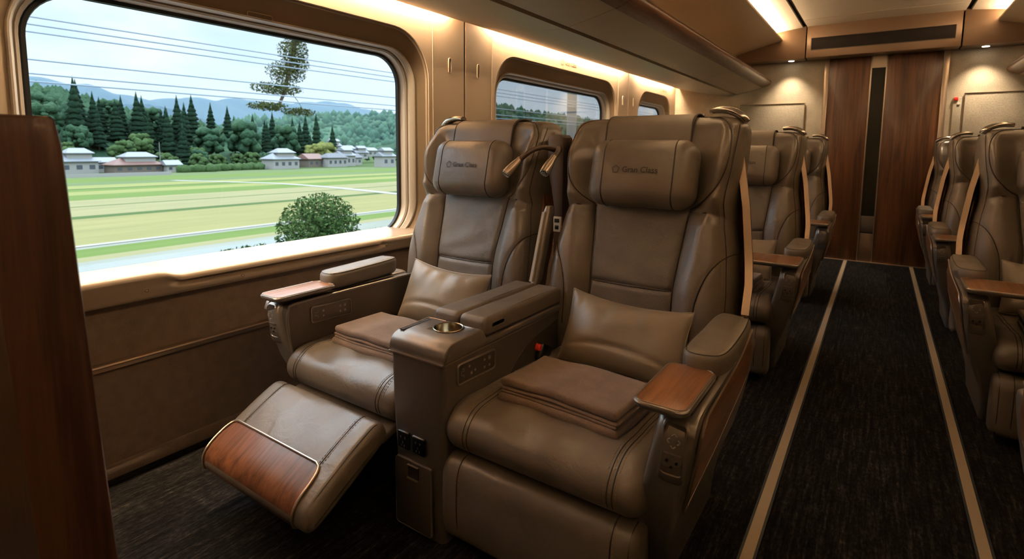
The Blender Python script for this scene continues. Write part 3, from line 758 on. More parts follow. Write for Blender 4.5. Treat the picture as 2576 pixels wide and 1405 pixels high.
def dup_simple(o, loc, label):
    c = o.copy(); COL.objects.link(c); c.location = loc; c['label'] = label
    for ch in o.children:
        d = ch.copy(); COL.objects.link(d); d.parent = c
    return c
dup_simple(p1, (-.71, 3.512, .556), 'leather pillow on the seat behind the front aisle seat')
dup_simple(p1, (RX, 3.432, .556), 'leather pillow on the seat across the aisle')
def make_blanket(label, seed):
    b = B(); rs = np.random.RandomState(seed); a = rs.rand(6)*6
    def fn(base, amp, sk=0):
        def f(x, y, z):
            w = amp*(math.sin(9*x+a[0])*math.sin(11*y+a[1])+.5*math.sin(21*x+7*y+a[2]))
            return (x+sk*y+.004*math.sin(14*y+a[4]), y+.006*math.sin(10*x+a[3])+.0, z+w+.010*math.exp(-((x+.03)/.06)**2)*(1 if base else 0)*math.exp(-((y+.02)/.12)**2))
        return f
    def lay(x0, x1, y0, y1, z0, z1, base, amp):
        r = (z1-z0)/2; L = rrect((y0+y1)/2, (z0+z1)/2, (y1-y0)/2, r, r*.98, 5)
        # densify the long sides
        L2 = []
        for i in range(len(L)):
            p, q = L[i], L[(i+1) % len(L)]; d = math.hypot(q[0]-p[0], q[1]-p[1]); k = max(1, int(d/.02))
            for j in range(k): L2.append((p[0]+(q[0]-p[0])*j/k, p[1]+(q[1]-p[1])*j/k))
        cushion_loft(b, L2, x0, x1, r*.97, 4, fn(base, amp), 26)
    lay(-.195, .198, -.135, .120, .000, .024, 0, .0012)
    lay(-.187, .190, -.125, .122, .0235, .030, 0, .0012)
    lay(-.195, .192, -.122, .124, .0295, .036, 1, .0018)
    lay(-.198, .185, -.118, .125, .0355, .056, 1, .0022)
    o = b.build('folded_blanket', M['blanket'], None, 80)
    return tag(o, label, 'blanket', 'folded blankets on the seats')
b1 = make_blanket('brown folded wool blanket on the cushion of the front aisle seat', 1); b1.scale = b2s = (1, 1, 1.22); b1.location = (-.705, 1.385, .444); b1.rotation_euler = (0, 0, math.radians(-1.5))
b2 = make_blanket('grey-brown folded wool blanket on the cushion of the window seat', 5); b2.scale = b2s; b2.location = (-1.515, 1.40, .444); b2.rotation_euler = (0, 0, math.radians(-2))
c = b1.copy(); COL.objects.link(c); c.location = (-.70, 3.16, .444); c['label'] = 'dark folded blanket on the seat behind the front aisle seat'
c = b1.copy(); COL.objects.link(c); c.location = (RX+.0, 3.08, .444); c['label'] = 'dark folded blanket on the seat across the aisle'

# ------------------------------------------------------------------ row in front: curved walnut shell at the picture's left
rings = []
for z in list(np.linspace(.03, 1.20, 12))+[1.225, 1.238, 1.243]:
    yb = .288+.045*(1.24-z); d = 0 if z <= 1.2 else .006*(z-1.2)/.043+ (.006 if z > 1.24 else 0)
    o_ = [(-1.0-d, yb-.10), (-1.0-d, yb-.035), (-1.008-d, yb-.012), (-1.03, yb-d), (-1.2, yb+.01-d), (-1.5, yb+.01-d), (-1.70, yb-d), (-1.75+d, yb-.03), (-1.75+d, yb-.10)]
    rings.append([(x, y, z) for x, y in catmull(o_, 4)])
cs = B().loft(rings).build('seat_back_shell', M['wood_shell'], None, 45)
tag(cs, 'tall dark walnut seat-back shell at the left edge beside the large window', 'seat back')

# ------------------------------------------------------------------ cabin shell
YE, YB, XL, XR = 7.0, -2.0, -2.24, 2.06
struct(B().box(((XL+XR)/2, (YE+YB)/2, -.03), (XR-XL+.3, YE-YB+.3, .06)).build('floor', M['carpet']), 'dark ribbed carpet')
for i, x in enumerate((-.250, .338)):
    b = B(); b.box((x, (YE+.3)/2, .002), (.032, YE-.3, .006), .001, 1); struct(b.build('trim_%d' % (i+1), M['strip']), 'pale metal strip along the aisle carpet')
    e = B()
    for d in (-.0195, .0195): e.box((x+d, (YE+.3)/2, .0015), (.008, YE-.3, .005))
    e.build('strip_edge', M['rubber'], bpy.data.objects['trim_%d' % (i+1)])
# left wall with three recessed windows
def ring(x, y0, y1, z0, z1, r, n=10): return [(x, p[0], p[1]) for p in rrect((y0+y1)/2, (z0+z1)/2, (y1-y0)/2, (z1-z0)/2, r, n)]
BAYS = [(.335, 2.725, .465, 2.395), (2.735, 5.425, 3.05, 5.14), (5.435, YE, 5.72, 6.84)]
wall = B(); ZW0, ZW1 = .645, 2.08
def rect_ring(x, y0, y1, z0, z1, n=10): 
    # same count and order as rrect, corners collapsed on the rectangle
    P = []
    for sy, sz in ((1,1),(-1,1),(-1,-1),(1,-1)):
        for k in range(n+1): P.append((x, y1 if sy > 0 else y0, z1 if sz > 0 else z0))
    return P
for k, (y0, y1, a, c) in enumerate(BAYS):
    A = ring(XL, a, c, .66, 1.868, .27)
    wall.loft([rect_ring(XL-.02, y0, y1, ZW0, ZW1), rect_ring(XL-.004, y0, y1, ZW0, ZW1), rect_ring(XL, y0+.004, y1-.004, ZW0, ZW1), A, ring(XL-.004, a+.003, c-.003, .662, 1.865, .268)], False)
wall.grid([[(XL, YB, ZW0), (XL, YB, ZW1)], [(XL, .327, ZW0), (XL, .327, ZW1)], [(XL-.02, .331, ZW0), (XL-.02, .331, ZW1)]])
wo = struct(wall.build('wall_left', M['panel'], None, 30), 'beige panelled window wall')
for y in (.331, 2.730, 5.430): B().box((XL-.012, y, 1.34), (.014, .012, 1.38)).build('panel_joint', M['darkgap'], wo)
# lower wall
b = B(); b.box((XL-.03, (YE+YB)/2, .33), (.06, YE-YB, .66)); struct(b.build('wall_left_lower', M['dado']), 'brown textured lower window wall')
b = B(); b.strip([(XL+.012, YB, .418), (XL+.012, YE, .418)], (.012, 0, 0), (0, 0, .012)); b.tube([(XL+.022, YB, .424), (XL+.022, YE, .424)], .007, 8); struct(b.build('trim_3', M['rail']), 'metal dado rail along the lower window wall')
b = B(); b.box((XL+.012, (YE+YB)/2, .025), (.024, YE-YB, .05), .006); struct(b.build('baseboard_left', M['dado']))
# sill rail with a scooped finger groove
ys = np.concatenate([np.linspace(YB, .3, 6), np.linspace(.35, 2.8, 90), np.linspace(2.9, YE, 70)]); G = []
for y in ys:
    s1 = max(sm(.86, 1.02, y)*sm(2.02, 1.90, y), sm(3.35, 3.5, y)*sm(4.85, 4.7, y))
    s0 = sm(.88, .96, y) if y < 2 else 1
    top = .735-.022*s0*(1 if y < 2.7 else 1)
    sec = [(-2.345, .748), (-2.20, top+.004), (-2.188, top-.001), (-2.183, top-.010), (-2.183, top-.022)]
    for t in np.linspace(.15, 1, 10):
        z = (top-.022)*(1-t)+.650*t; bulge = math.exp(-((z-.687)/.013)**2)
        sec.append((-2.183-.024*s1*bulge, z))
    sec += [(-2.19, .641), (-2.245, .640)]
    G.append([(x, y, z) for x, z in sec])
sb = B(); sb.grid(G); so = struct(sb.build('trim_4', M['sill'], None, 50), 'window sill rail with scooped groove')
for y in (.832, 1.191, 1.994, 3.2, 5.0):
    b = B(); b.cyl((-2.186, y, .676 if y < 1.1 or y > 1.9 else .664), (-2.1805, y, .676 if y < 1.1 or y > 1.9 else .664), .0075, 16); o = b.build('screw_cap', M['rail'], so)
    b = B(); b.tube([(-2.181, y+.006*math.cos(a), (.676 if y < 1.1 or y > 1.9 else .664)+.006*math.sin(a)) for a in np.linspace(0, 2*PI, 13)], .001, 5); b.build('screw_ring', M['darkgap'], o)
# windows
for k, (y0, y1, a, c) in enumerate(BAYS):
    W = lambda x, d0, d1, e0, e1, r: ring(x, a+d0, c-d1+.010*(d1 > .05), .66+e0-.018*(e0 > .045), 1.868-e1+.042*(e1 > .1), r)
    b = B().loft([W(-2.244,.003,.003,.002,.003,.268), W(-2.246,.010,.010,.006,.010,.262), W(-2.256,.014,.014,.010,.014,.258), W(-2.284,.062,.085,.05,.148,.205)], False)
    ro = struct(b.build('window_%d' % (k+1), M['reveal'], None, 40), ['large window with the landscape view, beside the front seats', 'second window behind the front seats', 'far window mostly hidden by the seats'][k])
    b = B().loft([W(-2.284,.062,.085,.05,.148,.205), W(-2.276,.066,.089,.053,.151,.20), W(-2.276,.072,.10,.056,.158,.195), W(-2.290,.080,.122,.06,.163,.185), W(-2.292,.082,.124,.062,.165,.185), W(-2.310,.084,.126,.063,.167,.185), W(-2.310,.088,.132,.066,.171,.18), W(-2.300,.090,.134,.067,.172,.18), W(-2.305,.100,.146,.072,.18,.172), W(-2.338,.108,.158,.078,.188,.165)], False)
    b.build('window_frame', M['inner'], ro, 35)
    b = B().loft([W(-2.334,.106,.156,.076,.186,.166), W(-2.330,.112,.162,.080,.190,.162), W(-2.331,.124,.174,.086,.200,.152), W(-2.346,.128,.178,.088,.203,.150)], False)
    b.build('gasket', M['rubber'], ro, 35)
    pts = W(-2.345,.105,.155,.075,.185,.166); b = B().add(pts+[(-2.349, p[1], p[2]) for p in pts], [tuple(range(len(pts))), tuple(range(len(pts), 2*len(pts)))[::-1]])
    b.build('glass_pane', M['glass'], ro, 30, smooth=False)
    # blind slot handle
    if k == 0:
        q = rrect(1.372, 1.768, .058, .010, .0095, 5); b = B().tube([(-2.276, y, z) for y, z in q]+[(-2.276, *q[0])], .0022, 6); b.build('blind_handle', M['rail'], ro)
# crease lines, hooks and raised marks on the wall
b = B()
for y in (2.43, 3.02, 5.17): b.tube([(XL+.0005, y, .66), (XL+.0005, y, 2.0)], .0018, 5)
b.build('panel_crease', M['panel'], wo)
for y, z in ((2.582, 1.71), (2.868, 1.71), (5.29, 1.71), (5.58, 1.71)):
    q = rrect(y, z, .0115, .045, .011, 6); b = B().tube([(XL+.003, yy, zz) for yy, zz in q]+[(XL+.003, *q[0])], .0035, 6)
    h = b.build('coat_hook', M['panel'], wo); B().box((XL+.002, y, z), (.005, .012, .074), .004, 3).build('hook_core', M['reveal'], h)
for y in (4.13, 6.55):
    f = lambda u, v, w: (XL+.0008+max(0, w)*.6, y+u, 1.925+v)
    tb = text_mesh('Gran Class', .047 if y < 5 else .04, lambda x, yy, z: f(x+.025, yy, z), .0018); emblem(tb, f, -.125, 0, .024)
    tb.build('lettering', M['reveal'], wo)
# ---- ceiling, coves, bins
def extr(prof, y0, y1, off=None, thick=None):
    return B().grid([[(x, y, z) for x, z in prof] for y in (y0, y1)])
def ext_solid(poly, y0, y1, r=0): return B().prism(poly, 'y', y0, y1, r)
CX = -.09
mir = lambda pl: [(2*CX-x, z) for x, z in pl]
for nm, f in (('left', lambda p: p), ('right', mir)):
    cv = catmull([(-1.62,1.98),(-1.60,2.15),(-1.53,2.26),(-1.40,2.32),(-1.18,2.375),(-1.0,2.420)], 6)
    prof = cv+[(-.992,2.424),(-.990,2.44),(-1.03,2.445),(-1.10,2.47)]
    struct(extr(f(prof), YB, YE).build('ceiling_cove_%s' % nm, M['cove'], None, 40), 'beige upper cove with lip')
    struct(extr(f([(-1.10,2.47),(-1.08,2.505),(-1.03,2.518),(-.795,2.545),(-.79,2.56)]), YB, YE).build('ceiling_light_panel_%s' % nm, M['ceiling'], None, 40))
    struct(extr(f([(-.79,2.56),(-.79,2.58),(-.752,2.58),(-.752,2.546)]), YB, YE).build('ceiling_slot_%s' % nm, M['darkgap'], None, 20))
    lt = ext_solid(f([(-1.045,2.449),(-1.005,2.449),(-1.005,2.456),(-1.045,2.456)]), YB+.05, YE-.27)
    o = tag(lt.build('ceiling_light', M['lamp_trough' if nm == 'left' else 'lamp_trough_right']), 'warm ceiling light strip behind the cove lip on the %s side' % ('window' if nm == 'left' else 'far'), 'light')
struct(extr([(-.752,2.546),(-.09,2.556),(.572,2.546)], YB, YE).build('ceiling', M['ceiling'], None, 40))
b = B()
for y in (4.3, 6.40): b.strip([(-.745, y, 2.5445), (-.09, y, 2.5545), (.565, y, 2.5445)], (0, .003, 0), (0, 0, .001))
struct(b.build('ceiling_seam', M['panel']))
# bins over the left seats, one per wall bay
labels = ['overhead bin above the large front window', 'overhead bin above the second window', 'overhead bin above the far window, ending at the end wall']
def make_bin(y0, y1, label, f):
    low = catmull([(-2.195,1.985),(-2.14,1.972),(-1.95,1.925),(-1.75,1.893),(-1.60,1.880),(-1.525,1.877)], 4)
    poly = low+[(-1.525,1.90),(-1.50,1.90),(-1.50,2.0),(-1.62,2.06),(-2.238,2.10),(-2.238,2.085),(-2.195,2.075)]
    r = B().prism(f(poly), 'y', y0, y1).build('overhead_bin', M['bin'], None, 30)
    tag(r, label, 'luggage bin', 'overhead bins along the ceiling')
    dr = [(-1.49,1.882),(-1.35,1.912),(-1.213,1.945),(-1.213,1.96),(-1.40,1.97),(-1.49,1.95)]
    B().prism(f(dr), 'y', y0, y1).build('bin_door', M['bin'], r, 30)
    wd = catmull([(-1.212,1.945),(-1.17,1.958),(-1.130,1.980),(-1.116,2.004),(-1.125,2.022)], 4)+[(-1.15,2.03),(-1.20,1.985)]
    B().prism(f(wd), 'y', y0, y1).build('wood_edge', M['wood_bin'], r, 40)['label'] = 'walnut front edge'
    B().prism(f([(-1.126,2.020),(-1.116,2.024),(-1.150,2.05),(-1.17,2.045)]), 'y', y0, y1).build('metal_lip', M['champagne'], r, 30)
    B().prism(f([(-1.17,2.03),(-1.17,2.046),(-1.60,2.11),(-1.60,2.05),(-1.45,1.98),(-1.25,1.975)]), 'y', y0+.002, y1-.002).build('bin_lid', M['cove'], r, 30)
    return r
for (y0, y1), lb in zip(((YB, 2.727), (2.733, 5.427), (5.433, YE-.005)), labels): make_bin(y0, y1, lb, lambda p: p)
make_bin(YB, YE-.005, 'overhead bin across the aisle, its tip at the picture edge', mir)
b = B()
struct(b.add([(-1.53,YB,1.93),(-1.53,YE,1.93),(-1.48,YE,1.93),(-1.48,YB,1.93)], [(0,1,2,3)]).build('trim_5', M['darkgap']), 'dark gap in the bins')
# cove strips over the windows
for (y0, y1), lb in zip(((-1.6, 2.55), (2.99, 5.28), (5.64, 6.88)), ('warm strip light above the large front window', 'warm strip light above the second window', 'warm strip light above the far window')):
    b = B().box((-2.2165, (y0+y1)/2, 2.050), (.034, y1-y0, .012), .003)
    o = tag(b.build('cove_light', M['lamp_cove']), lb, 'light')
# right wall and back wall
struct(B().box((XR+.03, (YE+YB)/2, 1.05), (.06, YE-YB, 2.10)).build('wall_right', M['panel']))
struct(B().box(((XL+XR)/2, YB-.03, 1.3), (XR-XL, .06, 2.6)).build('wall_back', M['endwall']))
struct(B().box((CX, (YE+YB)/2, 2.70), (4.6, YE-YB+.2, .08)).build('ceiling_roof', M['darkgap']))
struct(B().box((XL-.08, (YE+YB)/2, 2.35), (.06, YE-YB+.2, .72)).build('wall_left_upper', M['darkgap']))
struct(B().box((XR+.08, (YE+YB)/2, 2.35), (.06, YE-YB+.2, .72)).build('wall_right_upper', M['darkgap']))
# ---- end wall with the door
struct(B().box(((XL+XR)/2, YE+.05, 1.3), (XR-XL+.1, .10, 2.6)).build('wall_end', M['endwall']), 'end wall with textured beige covering')
dx0, dx1, g0, g1 = -.535, .455, -.140, -.018
ZD = 2.23
dr = thing('door_1', 'walnut sliding end door with a narrow dark glass strip', 'door', (0, YE, 0)); struct(dr)
for x0, x1 in ((dx0, g0-.012), (g1+.012, dx1)): B().box(((x0+x1)/2, -.012, ZD/2), (x1-x0, .03, ZD), .003).build('wood_leaf', M['door'], dr)
B().box(((g0+g1)/2, -.005, 1.20), (g1-g0, .02, 1.86)).build('door_glass', M['dglass'], dr)
B().box(((g0+g1)/2, -.010, 2.19), (g1-g0, .024, .20), .002).build('glass_head_plate', M['cove'], dr)
B().box(((g0+g1)/2, -.010, .165), (g1-g0, .024, .31), .002).build('kick_plate', M['header'], dr)
B().box(((g0+g1)/2, -.010, .42), (g1-g0, .023, .18), .002).build('lock_plate', M['bronze_dark'], dr)
for x in (g0-.006, g1+.006): B().box((x, -.014, ZD/2), (.012, .036, ZD), .003).build('glass_trim', M['champagne'], dr)
B().box(((dx0+dx1)/2, -.02, .004), (dx1-dx0+.1, .06, .010), .002).build('threshold', M['rail'], dr)
for i, (x0, x1) in enumerate(((dx0-.045, dx0), (dx1, dx1+.05))): struct(B().box(((x0+x1)/2, YE-.018, ZD/2), (x1-x0, .036, ZD), .004).build('trim_%d' % (6+i), M['champagne']), 'door jamb')
# header beam
ZH = 2.215
struct(B().box(((-.75+.56)/2, YE-.125, (ZH+2.57)/2), (1.305, .25, 2.57-ZH), .004).build('wall_end_header', M['header']), 'bronze header above the end door')
struct(B().box((-1.36, YE-.12, (ZH+2.57)/2), (1.20, .24, 2.57-ZH), .004).build('wall_end_header_left', M['header']))
struct(B().box((1.17, YE-.12, (ZH+2.57)/2), (1.20, .24, 2.57-ZH), .004).build('wall_end_header_right', M['header']))
ds = tag(B().box(((-.70+.508)/2, YE-.252, 2.357), (1.21, .006, .118), .002).build('information_display', M['screen']), 'long dark information display on the header above the end door', 'display')
q = rrect((-.70+.508)/2, 2.357, .608, .062, .003, 2); B().tube([(x, YE-.255, z) for x, z in q]+[(q[0][0], YE-.255, q[0][1])], .003, 5).build('display_frame', M['bronze_dark'], ds)
for x, lb in ((-.905, 'small round downlight under the header left of the end door'), (.755, 'small round downlight under the header right of the end door')):
    d = tag(B().cyl((x, YE-.12, ZH+.004), (x, YE-.12, ZH-.003), .036, 24).build('downlight', M['champagne']), lb, 'light')
    B().cyl((x, YE-.12, ZH-.0025), (x, YE-.12, ZH-.005), .028, 24).build('downlight_lens', M['lamp_spot'], d)
    L = bpy.data.lights.new('downlight_beam', 'SPOT'); L.energy = 42; L.color = (1, .80, .55); L.spot_size = math.radians(95); L.spot_blend = .9; L.shadow_soft_size = .03
    lo = bpy.data.objects.new('downlight_beam', L); COL.objects.link(lo); lo.location = (x, YE-.15, ZH-.012); lo.parent = d
# cloth notice panels and the call button
for x0, x1, z1, lb in ((-1.447, -.755, 1.752, 'framed cloth panel on the end wall left of the door'), (.645, 1.55, 1.79, 'framed cloth panel on the end wall right of the door')):
    p = tag(B().box(((x0+x1)/2, YE-.006, (z1+.55)/2), (x1-x0, .012, z1-.55), .002).build('wall_panel', M['endpanel']), lb, 'panel')
    B().tube([(x0, YE-.013, .55), (x0, YE-.013, z1), (x1, YE-.013, z1), (x1, YE-.013, .55)], .006, 6).build('panel_frame', M['champagne'], p)
p = tag(B().box((.592, YE-.006, 1.35), (.066, .012, .80), .003).build('call_panel', M['endpanel']), 'narrow wall plate with red button right of the end door', 'panel')
B().box((.580, YE-.016, 1.735), (.034, .012, .034), .004).build('call_button', M['red'], p)['label'] = 'red button'
B().cyl((.604, YE-.012, 1.69), (.604, YE-.018, 1.69), .012, 16).build('key_switch', M['white'], p)

# ------------------------------------------------------------------ countryside beyond the windows
GZ = -9.0
def m_field():
    m, t, o = nt('rice_fields'); b = bsdf(t, o, (.3,.35,.1), .9, 0, .1)
    c = t.nodes.new('ShaderNodeTexCoord'); sp = t.nodes.new('ShaderNodeSeparateXYZ'); t.links.new(c.outputs['Object'], sp.inputs[0])
    wob = noise(t, coords(t, (.02, .006, 1)), 1.0, 2)
    x = math_n(t, 'ADD', math_n(t, 'MULTIPLY', sp.outputs[0], -1), math_n(t, 'MULTIPLY', math_n(t, 'SUBTRACT', wob, .5), 5))
    f = math_n(t, 'DIVIDE', x, 300)
    TAN=(.170,.158,.066); TAN2=(.178,.166,.084); GR=(.085,.125,.030); GD=(.045,.075,.022); PALE=(.175,.18,.155); GM=(.088,.118,.050); YL=(.165,.172,.060)
    st = [(0,GD),(30,GM),(36,PALE),(57,TAN2),(59,GR),(64,PALE),(66,TAN),(88,TAN),(92,GD),(95.5,TAN2),(106,TAN2),(109,GD),(111,TAN2),(124,GR),(136,YL),(147,GR),(154,GD),(157,YL),(168,GM),(182,GR),(205,GM),(230,GD)]
    cr = ramp(t, f, [(a/300, k) for a, k in st], 'CONSTANT')
    n = noise(t, coords(t, (.35, .05, 1)), 1.0, 5)
    mx = t.nodes.new('ShaderNodeMixRGB'); mx.blend_type = 'MULTIPLY'; mx.inputs[0].default_value = .5
    t.links.new(cr, mx.inputs[1]); t.links.new(ramp(t, n, [(.3, (.72,.75,.7)), (.7, (1.15,1.12,1.1))]), mx.inputs[2])
    t.links.new(mx.outputs[0], b.inputs['Base Color']); return m
def m_leafy(name, c0, c1, scale=.6):
    m, t, o = nt(name); b = bsdf(t, o, c0, .85, 0, .1)
    n = noise(t, coords(t), scale, 6, .7)
    t.links.new(ramp(t, n, [(.32, c0), (.68, c1)]), b.inputs['Base Color'])
    if scale < 5: bump(t, b, noise(t, coords(t), scale*2.2, 5, .7), 1., .6/scale if scale > .3 else 4.)
    return m
X = dict(
    field=m_field(), water=m_plain('paddy_water', (0.180,0.191,0.166), .08),
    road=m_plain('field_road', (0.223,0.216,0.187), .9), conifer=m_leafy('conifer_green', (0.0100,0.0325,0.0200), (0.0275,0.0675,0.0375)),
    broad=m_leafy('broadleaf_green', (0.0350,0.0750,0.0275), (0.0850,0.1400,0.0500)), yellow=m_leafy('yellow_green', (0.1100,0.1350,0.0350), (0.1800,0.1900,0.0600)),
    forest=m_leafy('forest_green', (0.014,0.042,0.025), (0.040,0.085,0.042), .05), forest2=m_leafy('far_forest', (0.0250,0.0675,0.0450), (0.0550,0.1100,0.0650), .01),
    mount=m_leafy('mountain_forest_haze_tint', (.022,.050,.072), (.034,.068,.092), .004),  # blue of the distance haze is mixed into this forest colour
    wall_w=m_plain('house_plaster', (0.252,0.248,0.238), .8), wall_b=m_plain('house_timber', (0.122,0.097,0.079), .8), wall_c=m_plain('house_cream', (0.223,0.194,0.158), .8),
    roof_g=m_plain('grey_roof_tiles', (0.151,0.166,0.187), .5), roof_r=m_plain('red_brown_roof', (0.137,0.072,0.061), .6), roof_d=m_plain('dark_roof', (0.072,0.079,0.094), .6),
    pane=m_plain('house_window', (.06,.07,.09), .2), bark=m_plain('bark', (.10,.075,.05), .9), concrete=m_plain('pole_concrete', (0.151,0.155,0.158), .8), wire=m_plain('wire', (.20,.26,.32), .6),
    leaf=m_leafy('twig_leaves', (0.0500,0.0800,0.0175), (0.1200,0.1300,0.0400), 2.0), leaf_d=m_leafy('shrub_leaves', (0.0300,0.0750,0.0200), (0.1000,0.1700,0.0500), 2.0))
b = B(); b.add([(-12, -300, GZ), (-12, 3200, GZ), (-3600, 3200, GZ), (-3600, -300, GZ)], [(0, 1, 2, 3)])
struct(b.build('ground', X['field'], None, smooth=False), 'rice fields in yellow and green bands')
b = B(); b.box((-47, 20, GZ+.02), (17, 42, .03)); b.box((-45, 68, GZ+.02), (15, 48, .03)); struct(b.build('water', X['water']), 'flooded pale paddies near the track')
def road(pts, w):
    bb = B(); pts = catmull(pts, 6); G = []
    for i, p in enumerate(pts):
        a = Vector(pts[max(0, i-1)]); c = Vector(pts[min(len(pts)-1, i+1)]); d = (c-a).normalized(); n = Vector((-d.y, d.x))*w/2
        G.append([(p[0]+n.x, p[1]+n.y, GZ+.08), (p[0]-n.x, p[1]-n.y, GZ+.08)])
    return struct(bb.slab(G, (0, 0, -.06)).build('path', X['road'], smooth=False), 'pale farm road')
road([(-176, 76), (-160, 82), (-140, 88), (-115, 88), (-80, 84), (-50, 86)], 2.6)
road([(-66, -40), (-66.5, 30), (-67, 90), (-68, 200)], 1.0)
# hills
def ridge(name, D, pts, depth, mat, seed, amp, label, front=None):
    rs = np.random.RandomState(seed); ph = rs.rand(12)*6
    ya = np.array([p[0] for p in pts]); za = np.array([p[1] for p in pts])
    ys = np.linspace(ya[0], ya[-1], 150); G = []
    xs = np.linspace(-1, 1, 34); span = ya[-1]-ya[0]
    for y in ys:
        col = []
        for q in xs:
            h = np.interp(y, ya, za)-GZ; k = max(0, 1-abs(q)**1.5) if q < 0 else max(0, 1-q**1.25)
            n = sum(math.sin((y/span*(9+7*j)+q*(2+j))*1.7+ph[j])*math.sin(q*(3+2*j)+ph[j+5]) for j in range(4))*amp*k*(1-k)*4*.25
            n += amp*.12*math.sin(y/span*160+ph[9])*k
            col.append((-D+q*depth, y, GZ-1+h*k+n))
        G.append(col)
    return struct(B().grid(G).build(name, mat, None, 180), label)
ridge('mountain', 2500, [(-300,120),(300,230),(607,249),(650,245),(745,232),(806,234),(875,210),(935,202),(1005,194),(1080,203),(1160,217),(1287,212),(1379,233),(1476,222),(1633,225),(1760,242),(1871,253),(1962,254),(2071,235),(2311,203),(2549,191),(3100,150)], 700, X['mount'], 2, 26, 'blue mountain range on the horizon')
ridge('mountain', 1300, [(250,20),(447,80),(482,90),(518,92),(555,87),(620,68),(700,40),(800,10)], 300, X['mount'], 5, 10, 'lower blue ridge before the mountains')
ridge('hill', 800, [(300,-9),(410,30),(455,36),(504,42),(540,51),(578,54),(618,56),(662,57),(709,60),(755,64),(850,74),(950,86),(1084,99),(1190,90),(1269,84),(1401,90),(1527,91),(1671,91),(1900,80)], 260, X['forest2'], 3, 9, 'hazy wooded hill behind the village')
H1 = [(40,20),(79,25),(86,25.5),(94,24.5),(102,22),(110,19.5),(118,17),(133,14),(147,13),(158,11),(169,8),(187,5),(205,0),(219,-5),(235,-9)]
ridge('hill', 330, H1, 75, X['forest'], 4, 2, 'wooded hillside behind the houses')
ridge('hill', 470, [(430,-9),(520,30),(569,58),(605,62),(666,60),(735,58),(788,56),(877,57),(960,50)], 110, X['forest'], 8, 5, 'wooded hill seen through the second window')
# trees
def blob_tree(seed, H, Wd, mat_c, conifer=False):
    rs = np.random.RandomState(seed); b = B()
    if conifer:
        for k in range(9):
            z0 = H*(.12+.095*k); r = Wd*(1-k/9.6)*(.9+.2*rs.rand()); n = 14; bm = []
            base = [(r*(1+.28*(rs.rand()-.5))*math.cos(2*PI*j/n), r*(1+.28*(rs.rand()-.5))*math.sin(2*PI*j/n), z0-.04*H*rs.rand()) for j in range(n)]
            mid = [(x*.45, y*.45, z0+H*.09) for x, y, z in base]; top = [(x*.05, y*.05, z0+H*.17) for x, y, z in base]
            b.loft([base, mid, top])
    else:
        for k in range(60):
            a, e = rs.rand()*2*PI, rs.rand(); R = Wd*(.17+.17*rs.rand()); rad = Wd*.86*math.sqrt(rs.rand())
            zc = H*(.30+.60*e); rad *= math.sqrt(max(.05, 1-((e-.35)/.75)**2))
            bm = bmesh.new(); bmesh.ops.create_icosphere(bm, subdivisions=2, radius=R)
            for v in bm.verts: v.co *= 1+.45*(rs.rand()-.5)
            b.from_bm(bm, Matrix.Translation((rad*math.cos(a), rad*math.sin(a), zc)))
    return b
PROTO = []
for s, (H, Wd, mt, con_) in enumerate(((15,3.2,'conifer',True),(17,3.4,'conifer',True),(10,4.6,'broad',False),(8,4.2,'broad',False),(9,5.0,'yellow',False),(11,5.0,'forest',False))):
    b = blob_tree(s+20, H, Wd, mt, con_); o = b.build('conifer_tree' if con_ else 'broadleaf_tree', X[mt], None, 180)
    tk = B().tube([(0,0,-1.5),(0,0,H*.5)], [.35,.2], 8).build('trunk', X['bark'], o); PROTO.append(o)
used = [False]*6
def hz(y, D, x):
    za = np.interp(y, [p[0] for p in H1], [p[1] for p in H1]); q = (x+330)/75
    k = 0 if abs(q) >= 1 else (1-abs(q)**1.5 if q < 0 else 1-q**1.25)
    return GZ+(za-GZ)*k-1 if k > 0 else GZ
KL = ['dark conifer in the tree line behind the houses', 'tall dark conifer in the tree line behind the houses', 'round green broadleaf tree behind the houses', 'bushy green broadleaf tree near the houses', 'yellow-green broadleaf tree beside the village', 'large dark green round tree at the wood edge']
PLACED = [(a_, b_, 8.5) for a_, b_ in ((-246,73),(-240,90),(-252,84),(-236,101.5),(-284,141),(-286,156),(-286,168.5),(-238,151),(-262,164),(-250,176),(-246,187),(-252,199),(-262,212),(-226,206),(-300,216.8),(-300,228),(-300,239),(-296,247),(-300,259))]
CROWN = [3.1, 3.3, 4.6, 4.2, 5.0, 5.0]
def plant(k, x, y, s=1., lab=None, z=None):
    r_ = CROWN[k]*s*1.12
    for t_ in range(60):
        X_, Y_ = x+(random.random()-.5)*t_*.5, y+(random.random()-.5)*t_*.6
        if all(math.hypot(X_-a_, Y_-b_) > (r_+c_)*.84 for a_, b_, c_ in PLACED): break
    else: return
    x, y = X_, Y_; PLACED.append((x, y, r_))
    o = PROTO[k]
    if used[k]:
        n = o.copy(); COL.objects.link(n)
        for ch in o.children:
            d = ch.copy(); COL.objects.link(d); d.parent = n
        o = n
    used[k] = True
    o.location = (x, y, (hz(y, 0, x) if z is None else z)-.3); o.scale = (s, s, s*random.uniform(.9, 1.12)); o.rotation_euler = (0, 0, random.random()*6)
    tag(o, lab or KL[k], 'tree', 'trees behind the houses')
rs = random.Random(4)
